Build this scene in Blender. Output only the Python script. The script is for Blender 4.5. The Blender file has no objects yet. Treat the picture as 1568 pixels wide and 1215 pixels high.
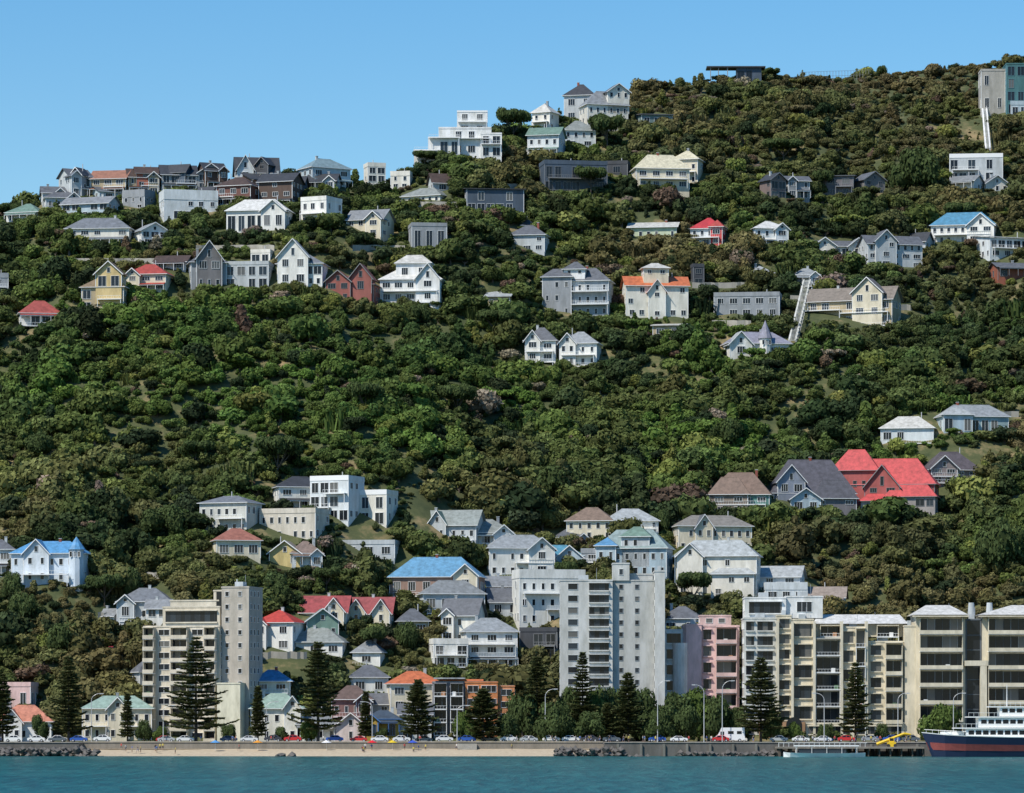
import bpy, math, random, bmesh
import numpy as np
from mathutils import Vector, Matrix
from math import radians, sin, cos, pi
F=6400.0; CH=8.0; HV=1107.0
scene=bpy.context.scene
# ------------------------------------------------------------------ camera / light / sky
cam=bpy.data.cameras.new("camera"); co=bpy.data.objects.new("camera",cam); scene.collection.objects.link(co)
co.location=(0,0,CH); co.rotation_euler=(radians(90),0,0)
cam.sensor_width=36; cam.lens=F/1568*36; cam.shift_y=(HV-607.5)/1568; cam.clip_start=1; cam.clip_end=30000
scene.camera=co
scene.view_settings.view_transform='Standard'; scene.view_settings.look='None'; scene.view_settings.exposure=0
EL=radians(50); AZ=radians(229)
w=bpy.data.worlds.new("World"); scene.world=w; w.use_nodes=True
nt=w.node_tree; bg=nt.nodes["Background"]; sk=nt.nodes.new("ShaderNodeTexSky"); sk.sky_type='NISHITA'
sk.sun_disc=False; sk.sun_elevation=EL; sk.sun_rotation=AZ; sk.air_density=1.0; sk.dust_density=0.3; sk.ozone_density=2.0
hs_=nt.nodes.new("ShaderNodeHueSaturation"); hs_.inputs["Saturation"].default_value=1.46
nt.links.new(sk.outputs[0],hs_.inputs["Color"]); nt.links.new(hs_.outputs[0],bg.inputs[0]); bg.inputs[1].default_value=0.138
S=Vector((sin(AZ)*cos(EL),cos(AZ)*cos(EL),sin(EL)))
sl=bpy.data.lights.new("sun","SUN"); sl.energy=5.0; sl.angle=radians(0.5); sl.color=(1,0.94,0.84)
so=bpy.data.objects.new("sun",sl); scene.collection.objects.link(so); so.rotation_euler=(-S).to_track_quat('-Z','Y').to_euler(); so.location=(-300,300,500)

# ------------------------------------------------------------------ materials
MC={}
def mat(kind,col):
    key=(kind,tuple(round(c,3) for c in col))
    if key in MC: return MC[key]
    m=bpy.data.materials.new(kind); m.use_nodes=True; N=m.node_tree.nodes; L=m.node_tree.links
    if kind=='roof': col=tuple(c*.78 for c in col)
    p=N["Principled BSDF"]; p.inputs["Base Color"].default_value=(*col,1)
    if kind=='glass':
        p.inputs["Roughness"].default_value=0.12; p.inputs["Specular IOR Level"].default_value=0.3
    elif kind=='paint':
        p.inputs["Roughness"].default_value=0.35
    else:
        tc=N.new("ShaderNodeTexCoord"); n=N.new("ShaderNodeTexNoise"); n.inputs["Scale"].default_value=0.45 if kind!='roof' else 0.8; n.inputs["Detail"].default_value=8
        n.inputs["Roughness"].default_value=0.7
        mp=N.new("ShaderNodeMapping"); mp.inputs["Scale"].default_value=(1,1,0.3) if kind=='wall' else (1,1,1)
        L.new(tc.outputs["Object"],mp.inputs[0]); L.new(mp.outputs[0],n.inputs[0])
        r=N.new("ShaderNodeValToRGB"); k=0.62 if kind=='wall' else 0.5
        r.color_ramp.elements[0].position=0.3; r.color_ramp.elements[1].position=0.65
        r.color_ramp.elements[0].color=(col[0]*k,col[1]*k,col[2]*k*0.95,1); r.color_ramp.elements[1].color=(*[min(.82,c*1.05) for c in col],1)
        L.new(n.outputs[0],r.inputs[0]); L.new(r.outputs[0],p.inputs["Base Color"])
        p.inputs["Roughness"].default_value=0.75 if kind!='roof' else 0.6
    MC[key]=m; return m
GL=[mat('glass',(.02,.026,.034)),mat('glass',(.012,.015,.02)),mat('glass',(.03,.042,.055)),mat('glass',(.12,.12,.115))]
# ------------------------------------------------------------------ noise + terrain function
def _h(i,j,s): 
    v=np.sin(i*127.1+j*311.7+s*74.7)*43758.5453; return v-np.floor(v)
def vn(x,y,s=0):
    x=np.asarray(x,float); y=np.asarray(y,float); i=np.floor(x); j=np.floor(y); fx=x-i; fy=y-j
    fx=fx*fx*(3-2*fx); fy=fy*fy*(3-2*fy)
    return (_h(i,j,s)*(1-fx)+_h(i+1,j,s)*fx)*(1-fy)+(_h(i,j+1,s)*(1-fx)+_h(i+1,j+1,s)*fx)*fy
def fb(x,y,s=0,o=4):
    r=0;a=.5;t=0
    for k in range(o): r=r+a*vn(x*2**k,y*2**k,s+k); t+=a; a*=.5
    return r/t
RU=[-3000,-600,-200,0,60,110,200,330,420,540,600,640,700,760,800,860,900,950,1000,1060,1130,1200,1300,1400,1480,1568,1800,2200,4000]
RV=[700,430,350,328,314,294,292,284,277,283,284,258,234,216,204,186,180,160,138,129,123,122,120,114,108,98,108,200,700]
DU=[-3000,0,500,700,1000,1300,1568,4000]; DY=[1400,1370,1380,1410,1520,1570,1580,1560]
Y0=1046.; ZF=3.2
PT=[-1,0,.04,.14,.30,.50,.70,.88,1.0,2]; PH=[0,0,.022,.115,.27,.50,.715,.895,1.0,1.0]
def hgt(x,y):
    x=np.asarray(x,float); y=np.asarray(y,float)
    a=x/y; u=784+F*a
    Yr=np.interp(u,DU,DY); rv=np.interp(u,RU,RV); H=CH+(HV-rv)/F*Yr
    t=(y-Y0)/(Yr-Y0); tc=np.clip(t,0,1)
    h=ZF+(H-ZF)*np.interp(tc,PT,PH)
    m=np.clip(tc*6,0,1)*np.clip((1-tc)*5,0,1)
    h=h+m*((fb(x/60+3,y/160,5,3)-.5)*34+(fb(x/20,y/26,9,3)-.5)*7)
    back=np.maximum(y-Yr,0); h=h-back*0.28*np.clip(back/60,0,1)
    return np.maximum(h,ZF)
def site(u,v,Y=None):
    a=(u-784)/F
    if Y is None:
        Yr=float(np.interp(u,DU,DY)); ys=np.arange(Y0-4,Yr+4,.5); z=hgt(a*ys,ys); r=CH+(HV-v)/F*ys
        k=np.nonzero(z>=r)[0]; Y=float(ys[k[0]]) if len(k) else Yr-5
    return Vector((a*Y,Y,float(hgt(a*Y,Y))))
# ------------------------------------------------------------------ mesh helpers
def link(o): scene.collection.objects.link(o); return o
def empty(name,loc,rz=0):
    e=bpy.data.objects.new(name,None); e.location=loc; e.rotation_euler=(0,0,rz); e.empty_display_size=1; return link(e)
class Parts:
    def __init__(s): s.p={}
    def add(s,part,m,vs,fs):
        V,Fc,M,ML=s.p.setdefault(part,([],[],[],[]))
        if m not in ML: ML.append(m)
        k=ML.index(m); n=len(V); V.extend([tuple(v) for v in vs])
        for f in fs: Fc.append([i+n for i in f]); M.append(k)
    def hexa(s,part,m,pts,dz):
        b=[(p[0],p[1],p[2]-dz) for p in pts]
        s.add(part,m,list(pts)+b,[(0,1,2,3),(7,6,5,4),(0,4,5,1),(1,5,6,2),(2,6,7,3),(3,7,4,0)])
    def box(s,part,m,x0,x1,y0,y1,z0,z1):
        s.hexa(part,m,[(x0,y0,z1),(x1,y0,z1),(x1,y1,z1),(x0,y1,z1)],z1-z0)
    def wbox(s,part,m,o,t,n,a0,a1,z0,z1,d0,d1):
        P=lambda a,d:(o[0]+t[0]*a+n[0]*d,o[1]+t[1]*a+n[1]*d,z1)
        s.hexa(part,m,[P(a0,d0),P(a1,d0),P(a1,d1),P(a0,d1)],z1-z0)
    def cyl(s,part,m,a,b,r0,r1=None,k=7):
        r1=r0 if r1 is None else r1; a=Vector(a); b=Vector(b); d=(b-a).normalized()
        t=d.cross(Vector((0,0,1)) if abs(d.z)<.9 else Vector((1,0,0))).normalized(); q=d.cross(t)
        vs=[];fs=[]
        for i in range(k):
            c=t*cos(2*pi*i/k)+q*sin(2*pi*i/k); vs.append(a+c*r0); vs.append(b+c*r1)
        for i in range(k): j=(i+1)%k; fs.append((2*i,2*j,2*j+1,2*i+1))
        fs.append([2*i for i in range(k)]); fs.append([2*i+1 for i in range(k)][::-1])
        s.add(part,m,vs,fs)
    def objs(s,parent):
        for k,(V,Fc,M,ML) in s.p.items():
            me=bpy.data.meshes.new(k); me.from_pydata(V,[],Fc); me.polygons.foreach_set('material_index',M)
            for m in ML: me.materials.append(m)
            o=bpy.data.objects.new(k,me); o.parent=parent; link(o)
    def mesh(s,name):
        V=[];Fc=[];M=[];ML=[]
        for k,(v,f,mi,ml) in s.p.items():
            n=len(V); V+=v; Fc+=[[i+n for i in q] for q in f]
            mp=[]
            for m in ml:
                if m not in ML: ML.append(m)
                mp.append(ML.index(m))
            M+=[mp[i] for i in mi]
        me=bpy.data.meshes.new(name); me.from_pydata(V,[],Fc); me.polygons.foreach_set('material_index',M)
        for m in ML: me.materials.append(m)
        return me
EXC=[]
WH=(.8,.8,.77);CR=(.7,.63,.48);GY=(.3,.32,.34);LG=(.5,.53,.54);DG=(.06,.065,.075);BR=(.1,.065,.05);TN=(.44,.36,.23);PK=(.72,.5,.47)
BK=(.28,.08,.055);YL=(.6,.46,.22);TL=(.06,.17,.18);BL=(.12,.33,.58);RD=(.5,.06,.05);ORG=(.7,.2,.08);GN=(.2,.32,.26);SR=(.38,.41,.43);MR=(.16,.17,.19);LB=(.44,.54,.6);WR=(.7,.69,.64);DB=(.07,.1,.14)
TRIM=(.8,.8,.78)
class Bld(Parts):
    def __init__(s,name,u0,u1,vb,yaw=0,Y=None,d=None,seed=None):
        Parts.__init__(s); uc=(u0+u1)/2; P=site(uc,vb,Y); s.s=P.y/F; s.Y=P.y; s.P=P; A=(u1-u0)*s.s; th=radians(yaw)
        if d is None: d=min(10,max(4.5,A*.8))
        s.rng=random.Random(int(u0*7+vb*13))
        wd=(A-d*abs(sin(th)))/cos(th)
        if wd<A*.55: d=max(3,A*.4/max(.05,abs(sin(th)))); d=min(d,10); wd=max(A*.5,(A-d*abs(sin(th)))/cos(th))
        s.w=wd; s.d=d; s.uc=uc; s.th=th; s.name=name; s.pz=P.z
        yc=P.y+(wd*abs(sin(th))+d*cos(th))/2
        s.loc=Vector((P.x,yc,P.z)); EXC.append((P.x,P.y,yc,A/2,P.z))
    def X(s,u): return (u-s.uc)*s.s/cos(s.th)
    def Z(s,v): return CH+(HV-v)/F*s.Y-s.pz
    def done(s):
        e=empty(s.name,s.loc,s.th); s.objs(e); return e
def window(b,o,t,n,a,wd,z,h,trim,mull=1,part='windows'):
    g=b.rng.choice(GL if b.rng.random()<.4 else GL[:2]); tm=mat('paint',trim)
    b.wbox(part,g,o,t,n,a-wd/2,a+wd/2,z,z+h,-.05,.03)
    f=.08
    b.wbox(part,tm,o,t,n,a-wd/2-f,a+wd/2+f,z+h,z+h+f,0,.16); b.wbox(part,tm,o,t,n,a-wd/2-f,a+wd/2+f,z-f,z,0,.12)
    b.wbox(part,tm,o,t,n,a-wd/2-f,a-wd/2,z,z+h,0,.09); b.wbox(part,tm,o,t,n,a+wd/2,a+wd/2+f,z,z+h,0,.09)
    for i in range(1,mull): 
        q=a-wd/2+wd*i/mull; b.wbox(part,tm,o,t,n,q-.035,q+.035,z,z+h,0,.07)
def wins(b,o,t,n,W,z0,z1,ns,style,trim):
    hs=(z1-z0)/ns
    for i in range(ns):
        zb=z0+i*hs; st=style
        if st=='mix': st=b.rng.choice(['sash','wide','glass','wide','odd'])
        if W<1.6: continue
        if st=='sash': k=max(1,int(W/2.3)); ww=.95;hh=min(1.6,hs*.56);m=1;zo=hs*.25
        elif st=='wide': k=max(1,int(W/3.7)); ww=min(2.3,W*.7);hh=hs*.46;m=3;zo=hs*.3
        elif st=='glass': k=max(1,int(W/2.8)); ww=min(2.4,W*.8);hh=hs*.7;m=2;zo=hs*.08
        else: k=max(1,int(W/3)); ww=1.4;hh=hs*.42;m=2;zo=hs*.34
        for j in range(k):
            if st=='odd' and b.rng.random()<.35: continue
            if st!='odd' and k>2 and b.rng.random()<.12: continue
            a=W*(j+.5)/k+(b.rng.uniform(-.3,.3) if st=='odd' else 0)
            window(b,o,t,n,a,min(ww,W/k*.85)*b.rng.choice([1,1,.8]),zb+zo,hh,trim,m)
def volume(b,x0,x1,y0,y1,zb,ze,zr,roof,wall,rc,ns=None,style='mix',trim=TRIM,deck=None):
    wm=mat('wall',wall); rm=mat('roof',rc); tm=mat('paint',trim)
    W=x1-x0; D=y1-y0
    b.box('walls',wm,x0,x1,y0,y1,zb-5,ze+.04)
    if ns is None: ns=max(1,int(round((ze-zb)/3.0)))
    wins(b,(x0,y0),(1,0),(0,-1),W,zb,ze,ns,style,trim)
    wins(b,(x1,y0),(0,1),(1,0),D,zb,ze,ns,'odd',trim)
    wins(b,(x0,y0),(0,1),(-1,0),D,zb,ze,ns,'odd',trim)
    for c in (x0,x1): b.box('corner_boards',tm,c-.08,c+.08,y0-.04,y0+.12,zb,ze-.02)
    ov=.7; X0=x0-ov;X1=x1+ov;Ya=y0-ov;Yb=y1+ov; xm=(x0+x1)/2; ym=(y0+y1)/2
    if roof=='hip':
        b.box('fascia',tm,X0,X1,Ya,Yb,ze,ze+.14); X0+=.04;X1-=.04;Ya+=.04;Yb-=.04; z=ze+.143
        if X1-X0>=Yb-Ya: k=(Yb-Ya)*.46; r=[(X0+k,ym,zr),(X1-k,ym,zr)]; fs=[(0,1,5,4),(1,2,5),(2,3,4,5),(3,0,4),(3,2,1,0)]
        else: k=(X1-X0)*.46; r=[(xm,Ya+k,zr),(xm,Yb-k,zr)]; fs=[(0,1,4),(1,2,5,4),(2,3,5),(3,0,4,5),(3,2,1,0)]
        b.add('roof',rm,[(X0,Ya,z),(X1,Ya,z),(X1,Yb,z),(X0,Yb,z)]+r,fs)
        b.cyl('ridge_cap',mat('roof',tuple(min(.9,c*1.25) for c in rc)),r[0],r[1],.09,.09,5) if (r[0][0]!=r[1][0] or r[0][1]!=r[1][1]) else None
    elif roof=='gf':
        dp=ov*(zr-ze)/(W/2)
        b.add('gable_walls',wm,[(x0,y0,ze),(x1,y0,ze),(xm,y0,zr-.1),(x0,y1,ze),(x1,y1,ze),(xm,y1,zr-.1)],[(0,1,2),(5,4,3),(0,2,5,3),(1,4,5,2)])
        for sx,e in ((X0,-1),(X1,1)):
            b.hexa('roof',rm,[(sx,Ya,ze-dp+.1),(xm,Ya,zr+.1),(xm,Yb,zr+.1),(sx,Yb,ze-dp+.1)],.14)
            b.hexa('bargeboards',tm,[(sx,Ya-.08,ze-dp+.14),(xm,Ya-.08,zr+.14),(xm,Ya-.01,zr+.14),(sx,Ya-.01,ze-dp+.14)],.3)
        if zr-ze>1.4: window(b,(x0,y0),(1,0),(0,-1),W/2,min(.9,W*.25),ze+.15,(zr-ze)*.42,trim,1)
    elif roof=='gs':
        dp=ov*(zr-ze)/(D/2)
        b.add('gable_walls',wm,[(x0,y0,ze),(x0,y1,ze),(x0,ym,zr-.1),(x1,y0,ze),(x1,y1,ze),(x1,ym,zr-.1)],[(0,1,2),(5,4,3),(0,2,5,3),(1,4,5,2)])
        for sy in (Ya,Yb):
            b.hexa('roof',rm,[(X0,sy,ze-dp+.1),(X1,sy,ze-dp+.1),(X1,ym,zr+.1),(X0,ym,zr+.1)],.14)
        b.box('gutter',tm,X0,X1,Ya-.1,Ya-.01,ze-dp-.03,ze-dp+.11)
    elif roof=='mono':
        b.hexa('roof',rm,[(X0,Ya,ze+.3),(X1,Ya,ze+.3),(X1,Yb,zr+.3),(X0,Yb,zr+.3)],.25)
        b.add('clerestory',wm,[(x0,y0,ze),(x0,y1,ze),(x0,y1,zr),(x1,y0,ze),(x1,y1,ze),(x1,y1,zr)],[(0,1,2),(5,4,3)])
    else:
        b.box('parapet',wm if roof=='flat' else tm,x0-.12,x1+.12,y0-.12,y0+.12,ze-.25,zr+.05)
        for c in (x0,x1): b.box('parapet',wm,c-.119,c+.119,y0+.121,y1,ze-.25,zr+.04)
        b.box('roof',rm,x0+.1,x1-.1,y0+.1,y1,ze+.05,ze+.12)
    if deck is None: deck=b.rng.random()<.36 and W>5 and zb<.5
    if deck:
        for i in range(ns):
            if ns>1 and i==0 and b.rng.random()<.4: continue
            z=zb+(ze-zb)/ns*i+.02; a=b.rng.choice([.05,.05,.4]); c=b.rng.choice([.05,.05,.45]) if a<.1 else .03
            balcony(b,x0+W*a,x1-W*c,y0,z,1.8,trim)
def balcony(b,x0,x1,y,z,dp,trim,solid=None,h=1.0):
    tm=mat('paint',trim); b.box('deck',tm,x0,x1,y-dp,y-.001,z-.2,z)
    if solid is not None: b.box('deck_parapet',mat('wall',solid),x0+.01,x1-.01,y-dp-.05,y-dp+.08,z-.1,z+h); return
    b.box('railing',tm,x0,x1,y-dp,y-dp+.07,z+h-.07,z+h); b.box('railing',tm,x0,x1,y-dp+.02,y-dp+.05,z+.1,z+.15)
    n=max(2,int((x1-x0)/.7))
    for i in range(n+1):
        x=x0+.04+(x1-x0-.08)*i/n; b.box('railing',tm,x-.022,x+.022,y-dp+.01,y-dp+.06,z+.001,z+h-.08)
    for x in (x0+.1,x1-.1): b.box('deck_posts',tm,x-.07,x+.07,y-dp+.1,y-dp+.24,z-3.2,z-.201)
def verandah(b,x0,x1,y,z,rc,trim):
    rm=mat('roof',rc); tm=mat('paint',trim); dp=2.1
    b.hexa('verandah_roof',rm,[(x0,y-dp,z-.55),(x1,y-dp,z-.55),(x1,y-.01,z+.1),(x0,y-.01,z+.1)],.1)
    n=max(2,int((x1-x0)/2.6))
    for i in range(n+1):
        x=x0+.12+(x1-x0-.24)*i/n; b.box('verandah_posts',tm,x-.06,x+.06,y-dp+.1,y-dp+.22,z-3.0,z-.66)
    b.box('verandah_beam',tm,x0,x1,y-dp+.08,y-dp+.24,z-.85,z-.67)
WV=[WH,(.77,.74,.65),(.66,.7,.71),(.78,.77,.72),(.74,.71,.63)]
def H(name,u0,u1,vb,ve,vr,roof,wall,rc,ns=None,yaw=None,style='mix',Y=None,ext=(),deck=None,d=None,trim=None):
    r=random.Random(int(u0*3+vb)); r.random()
    if wall==WH: wall=r.choice(WV)
    if rc in (LG,SR) and r.random()<.5: rc=r.choice([(.28,.3,.31),(.33,.36,.34),(.22,.24,.27)])
    if trim is None: trim=TRIM if sum(wall)>.6 or r.random()<.4 else (.25,.25,.25)
    if yaw is None: yaw=r.choice([-26,-18,-10,10,16,24,30])
    if roof=='hip' and ve-vr<=18: vr-=4
    b=Bld(name,u0,u1,vb,yaw,Y,d)
    n_=ns or max(1,int(round(b.Z(ve)/3.0)))
    volume(b,-b.w/2,b.w/2,-b.d/2,b.d/2,0,b.Z(ve),b.Z(vr),roof,wall,rc,n_,style,trim,deck)
    if not ext and b.w>7 and roof in('hip','gs'):
        q=r.random(); hs=b.Z(ve)/n_
        if q<.45:
            w2=b.w*r.uniform(.32,.42); c=r.choice([-1,1])*(b.w/2-w2/2-.02); volume(b,c-w2/2,c+w2/2,-b.d/2-1.6,-b.d/2+3,0,b.Z(ve)-.05,b.Z(ve)+w2*.42,'gf',wall,rc,n_,'wide',trim,False)
            if q<.25: c2=-c/abs(c); a0,a1=sorted([c-c/abs(c)*w2/2*1.02,c2*b.w/2]); verandah(b,a0,a1,-b.d/2,hs*.98,rc,trim)
        elif q<.7: verandah(b,-b.w/2,b.w/2,-b.d/2,hs*.98,rc,trim)
    if roof in('hip','gs','gf') and r.random()<.5:
        x=r.uniform(-.3,.3)*b.w; z=b.Z(vr); b.box('chimney',mat('wall',r.choice([BK,LG,GY])),x-.35,x+.35,-.2,.5,b.Z(ve),z+.7); b.box('chimney',mat('wall',LG),x-.42,x+.42,-.27,.57,z+.701,z+.85)
    elif r.random()<.5:
        x=r.uniform(-.3,.3)*b.w; b.cyl('flue',mat('paint',(.5,.5,.5)),(x,0,b.Z(ve)),(x,0,b.Z(vr)+1.3),.14)
    for e in ext:
        if e[0]=='v':
            _,a0,a1,vbb,vee,vrr,rf,wl,rcc,n2,dy=e[:11]; dd=e[11] if len(e)>11 else b.d*.6
            if wl==WH: wl=wall if sum(wall)>1.5 else WH
            yf=-b.d/2-dy
            volume(b,b.X(a0),b.X(a1),yf,yf+dd,b.Z(vbb) if vbb<vb-3 else 0,b.Z(vee),b.Z(vrr),rf,wl,rcc,n2,e[12] if len(e)>12 else style,trim,False)
        elif e[0]=='b':
            balcony(b,b.X(e[1]),b.X(e[2]),-b.d/2-(e[4] if len(e)>4 else 0),b.Z(e[3]),2.0,trim)
        elif e[0]=='t':
            x=b.X(e[1]);rr=e[2];zt=b.Z(e[3]);zp=b.Z(e[4]); b.cyl('turret',mat('wall',wall),(x,-b.d/2,-3),(x,-b.d/2,zt),rr,rr,10); b.cyl('turret_roof',mat('roof',rc),(x,-b.d/2,zt),(x,-b.d/2,zp),rr*1.25,.05,10)
            for q in range(-1,2): window(b,(x,-b.d/2-rr*.97),(1,0),(0,-1),q*rr*.55,.6,zt-1.9,1.3,trim)
    return b.done()
# ------------------------------------------------------------------ ridge & upper hill houses
W_='white_weatherboard_house'
L=[
(W_,8,72,342,325,313,'hip',WH,GN),('cottage',62,122,320,303,292,'hip',LG,MR),('terraced_house',86,138,290,268,256,'gs',LG,MR),
('terraced_house',100,202,376,350,335,'hip',WH,LG,None,-6),(W_,198,256,376,352,340,'gf',WH,SR),
('orange_roof_house',138,200,292,272,258,'gs',TN,(.42,.2,.13)),('brown_roof_house',190,242,300,270,256,'gs',TN,BR),('dark_roof_house',240,300,296,266,250,'gs',GY,DG),
('dark_roof_house',292,342,292,264,250,'gf',GY,DG),(W_,240,332,336,304,290,'flat',WH,LG,None,14),('grey_house',92,180,332,310,298,'gs',LB,GY),
('brick_house',330,398,318,284,272,'hip',(.16,.07,.055),BR),('brown_timber_house',395,462,318,276,262,'gs',BR,DG),
('dark_timber_house',300,345,276,260,247,'gs',BR,DG),('grey_house',186,240,322,300,290,'flat',GY,DG),('dark_roof_house',392,420,262,250,240,'gf',DG,DG),
('dark_timber_house',424,470,300,282,268,'gs',DB,DG),('brown_timber_house',370,410,300,276,262,'mono',(.2,.12,.08),DG),('cottage',134,180,306,292,284,'gs',LB,MR),
('brown_roof_house',204,240,276,264,254,'gs',(.35,.12,.08),BR),('dark_roof_house',108,134,274,266,256,'gf',GY,DG),('dark_roof_house',256,292,272,262,250,'gs',DB,DG),
('terraced_house',300,334,318,296,284,'gs',LG,DG),('grey_house',60,98,304,294,284,'gs',LG,MR),('dark_roof_house',470,520,292,276,264,'gs',LG,DG),
(W_,346,446,356,322,306,'hip',WH,WH,1,-10),('white_cube_house',460,522,348,305,300,'flat',WH,WH,2,-28,'odd'),
('cottage',455,535,274,256,243,'hip',LB,(.25,.36,.4)),(W_,556,590,268,254,249,'flat',WH,WH),(W_,598,632,290,268,262,'flat',WH,WH),
(W_,612,694,310,299,288,'hip',WH,SR),('brown_roof_house',655,692,296,278,264,'gs',LG,BR),
('cream_house',530,602,364,334,318,'gs',CR,GY,2,-20),('modern_house',624,684,382,345,341,'flat',GY,DG,1,8,'glass'),
('grey_weatherboard_house',780,842,386,360,346,'hip',LG,MR),('cottage',796,818,352,346,338,'hip',LG,DG),
('dark_timber_house',710,802,326,290,284,'mono',DB,DG,2,6,'glass'),('dark_timber_house',826,930,296,250,245,'flat',DB,DG,2,10,'glass'),
('grey_house',975,1030,196,176,171,'mono',(.16,.24,.24),MR,1,10,'glass'),('dark_timber_house',928,966,270,250,246,'flat',DG,DG,1),
('red_roof_house',22,92,500,480,462,'hip',WH,(.45,.1,.08),1,10),('grey_house',-20,12,457,424,418,'flat',GY,DG),
('red_roof_house',193,262,446,420,406,'hip',CR,(.5,.08,.06),2,-10),('dark_roof_house',236,292,416,400,389,'gs',LG,BR),
('flat_roof_house',344,416,442,404,400,'flat',LG,WH,2,-6,'glass'),('white_house',384,418,404,386,382,'flat',WH,WH,1),
('timber_house',744,786,472,455,443,'mono',TN,LG),
('cottage',1000,1052,516,499,493,'mono',TN,WR,1),('grey_house',1094,1200,488,452,447,'flat',GY,LG,2,-8,'wide'),
(W_,1148,1206,380,350,340,'hip',WH,WH,2,10),('green_house',963,1042,368,347,338,'gs',(.55,.62,.44),WR,1,-8,'sash'),
('cottage',1145,1184,430,418,410,'hip',GY,LG),('dark_timber_house',1058,1078,440,408,404,'flat',DG,DG,2,10),
('brown_gabled_house',1165,1204,306,274,264,'gf',(.2,.15,.14),DG),('grey_house',1200,1240,304,276,268,'gs',GY,MR),
('grey_gabled_house',1262,1312,302,270,265,'mono',(.16,.15,.16),MR,2,-8,'wide'),('grey_gabled_house',1308,1356,300,274,262,'gf',(.2,.19,.19),MR),
(W_,1455,1540,280,240,235,'parapet',LG,DG,2,-6,'glass'),(W_,1500,1590,396,364,357,'mono',WH,WH,2,20),
('flat_roof_house',1548,1600,180,160,155,'flat',LB,GY,1,0,'glass'),('dark_roof_house',1388,1432,384,368,354,'gs',LG,DG,1),
('terraced_house',1456,1510,296,276,266,'gs',WH,SR),('terraced_house',1500,1545,296,280,268,'gf',WH,MR),
('brown_timber_house',1520,1600,430,408,400,'gs',(.3,.1,.06),MR),
('white_house',815,856,188,172,160,'hip',WH,WR),
('green_roof_house',808,866,246,205,192,'gs',WH,GN,2,-14,'sash'),(W_,858,912,226,200,186,'hip',WH,SR,2,8),
('cream_roof_house',1030,1078,284,244,232,'hip',CR,(.78,.72,.52),2,-15,'sash'),
]
for r in L: H(*r)
H('steep_roof_house',356,426,274,262,238,'gs',WH,DG,1,8,ext=[('v',360,384,274,258,238,'gf',WH,DG,1,1.0)])
H('grey_gabled_house',284,346,444,402,386,'hip',GY,MR,2,10,ext=[('v',296,334,444,395,369,'gf',(.2,.19,.19),DG,2,1.6)])
H('white_gabled_house',424,500,440,404,392,'hip',WH,LG,2,-8,ext=[('v',430,476,440,392,366,'gf',WH,LG,2,1.6,6,'wide')])
H('brick_house',500,580,464,436,424,'hip',(.3,.09,.07),(.26,.07,.06),2,-10,ext=[('v',504,542,464,430,414,'gf',(.32,.1,.08),(.3,.1,.08),2,1.5),('v',540,574,450,425,404,'gf',(.3,.1,.08),(.3,.1,.08),1,.8)])
H('white_weatherboard_villa',582,680,464,428,414,'hip',WH,WH,2,-6,style='wide',deck=True,ext=[('v',608,660,430,402,388,'hip',WH,WR,1,-2),('v',640,676,464,426,404,'gf',WH,WH,2,1.2)])
H('ochre_house',124,196,478,440,425,'hip',TN,(.3,.22,.13),2,-8,deck=True,style='glass',ext=[('v',150,190,440,418,400,'gf',YL,(.3,.2,.12),1,.5)])
H('grey_weatherboard_villa',832,940,486,430,412,'hip',(.36,.4,.43),MR,3,-10,style='sash',ext=[('v',836,880,486,424,410,'hip',GY,MR,3,1.2),('v',868,900,420,412,399,'hip',WH,MR,1,0),('b',880,936,466,0),('b',880,936,446,0)])
H('orange_roof_villa',954,1054,488,436,421,'gs',WH,ORG,3,6,ext=[('v',984,1022,422,410,401,'hip',CR,WR,1,-1),('v',990,1016,488,445,428,'gf',WH,ORG,3,1.2)],style='odd')
H('white_weatherboard_cottage',804,856,556,522,504,'hip',WH,MR,2,-8,style='wide',ext=[('v',808,830,556,520,506,'gf',WH,MR,2,1.)])
H('white_weatherboard_cottage',858,922,562,526,510,'hip',WH,SR,2,-10,style='sash',ext=[('v',862,886,562,524,510,'gf',WH,SR,2,1.)],deck=True)
H('turreted_villa',1108,1212,548,526,510,'hip',WH,(.34,.34,.42),1,10,style='wide',ext=[('v',1112,1146,548,526,508,'gf',WH,LG,1,1.3),('t',1168,1.9,518,490)])
H('tan_gabled_house',1240,1384,500,456,436,'gs',TN,(.28,.24,.2),2,-22,style='wide',deck=True,ext=[('v',1318,1362,486,446,424,'gf',CR,(.25,.22,.2),2,1.4),('b',1244,1300,472,0)])
H('white_gabled_house',1238,1332,396,376,366,'gs',WH,MR,1,8,ext=[('v',1242,1276,396,376,364,'gf',WH,SR,1,1.),('v',1296,1326,396,376,364,'gf',WH,SR,1,1.)])
H('white_gabled_house',1318,1414,412,372,358,'gs',LG,MR,3,14,ext=[('v',1334,1366,412,368,352,'gf',WH,MR,3,1.2)])
H('blue_roof_house',1428,1532,374,344,326,'hip',WH,(.1,.32,.5),2,-12,style='sash',deck=True)
H('red_roof_house',1058,1116,378,350,335,'hip',WH,(.6,.05,.06),2,-14,ext=[('v',1094,1112,378,348,336,'hip',(.5,.06,.06),RD,2,.6)])
H('cream_roof_house',968,1056,290,258,234,'hip',CR,(.8,.74,.54),2,8,style='wide',deck=True)
H('dark_roof_house',864,918,172,146,130,'hip',LG,DG,2,-12,style='wide')
H('white_house',888,962,206,160,136,'hip',WH,GY,3,16,ext=[('v',925,958,150,138,126,'gf',WH,MR,1,0)])
b=Bld('modern_terrace_house',634,766,240,0,None,9)   # stepped white terraces on the skyline
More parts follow.
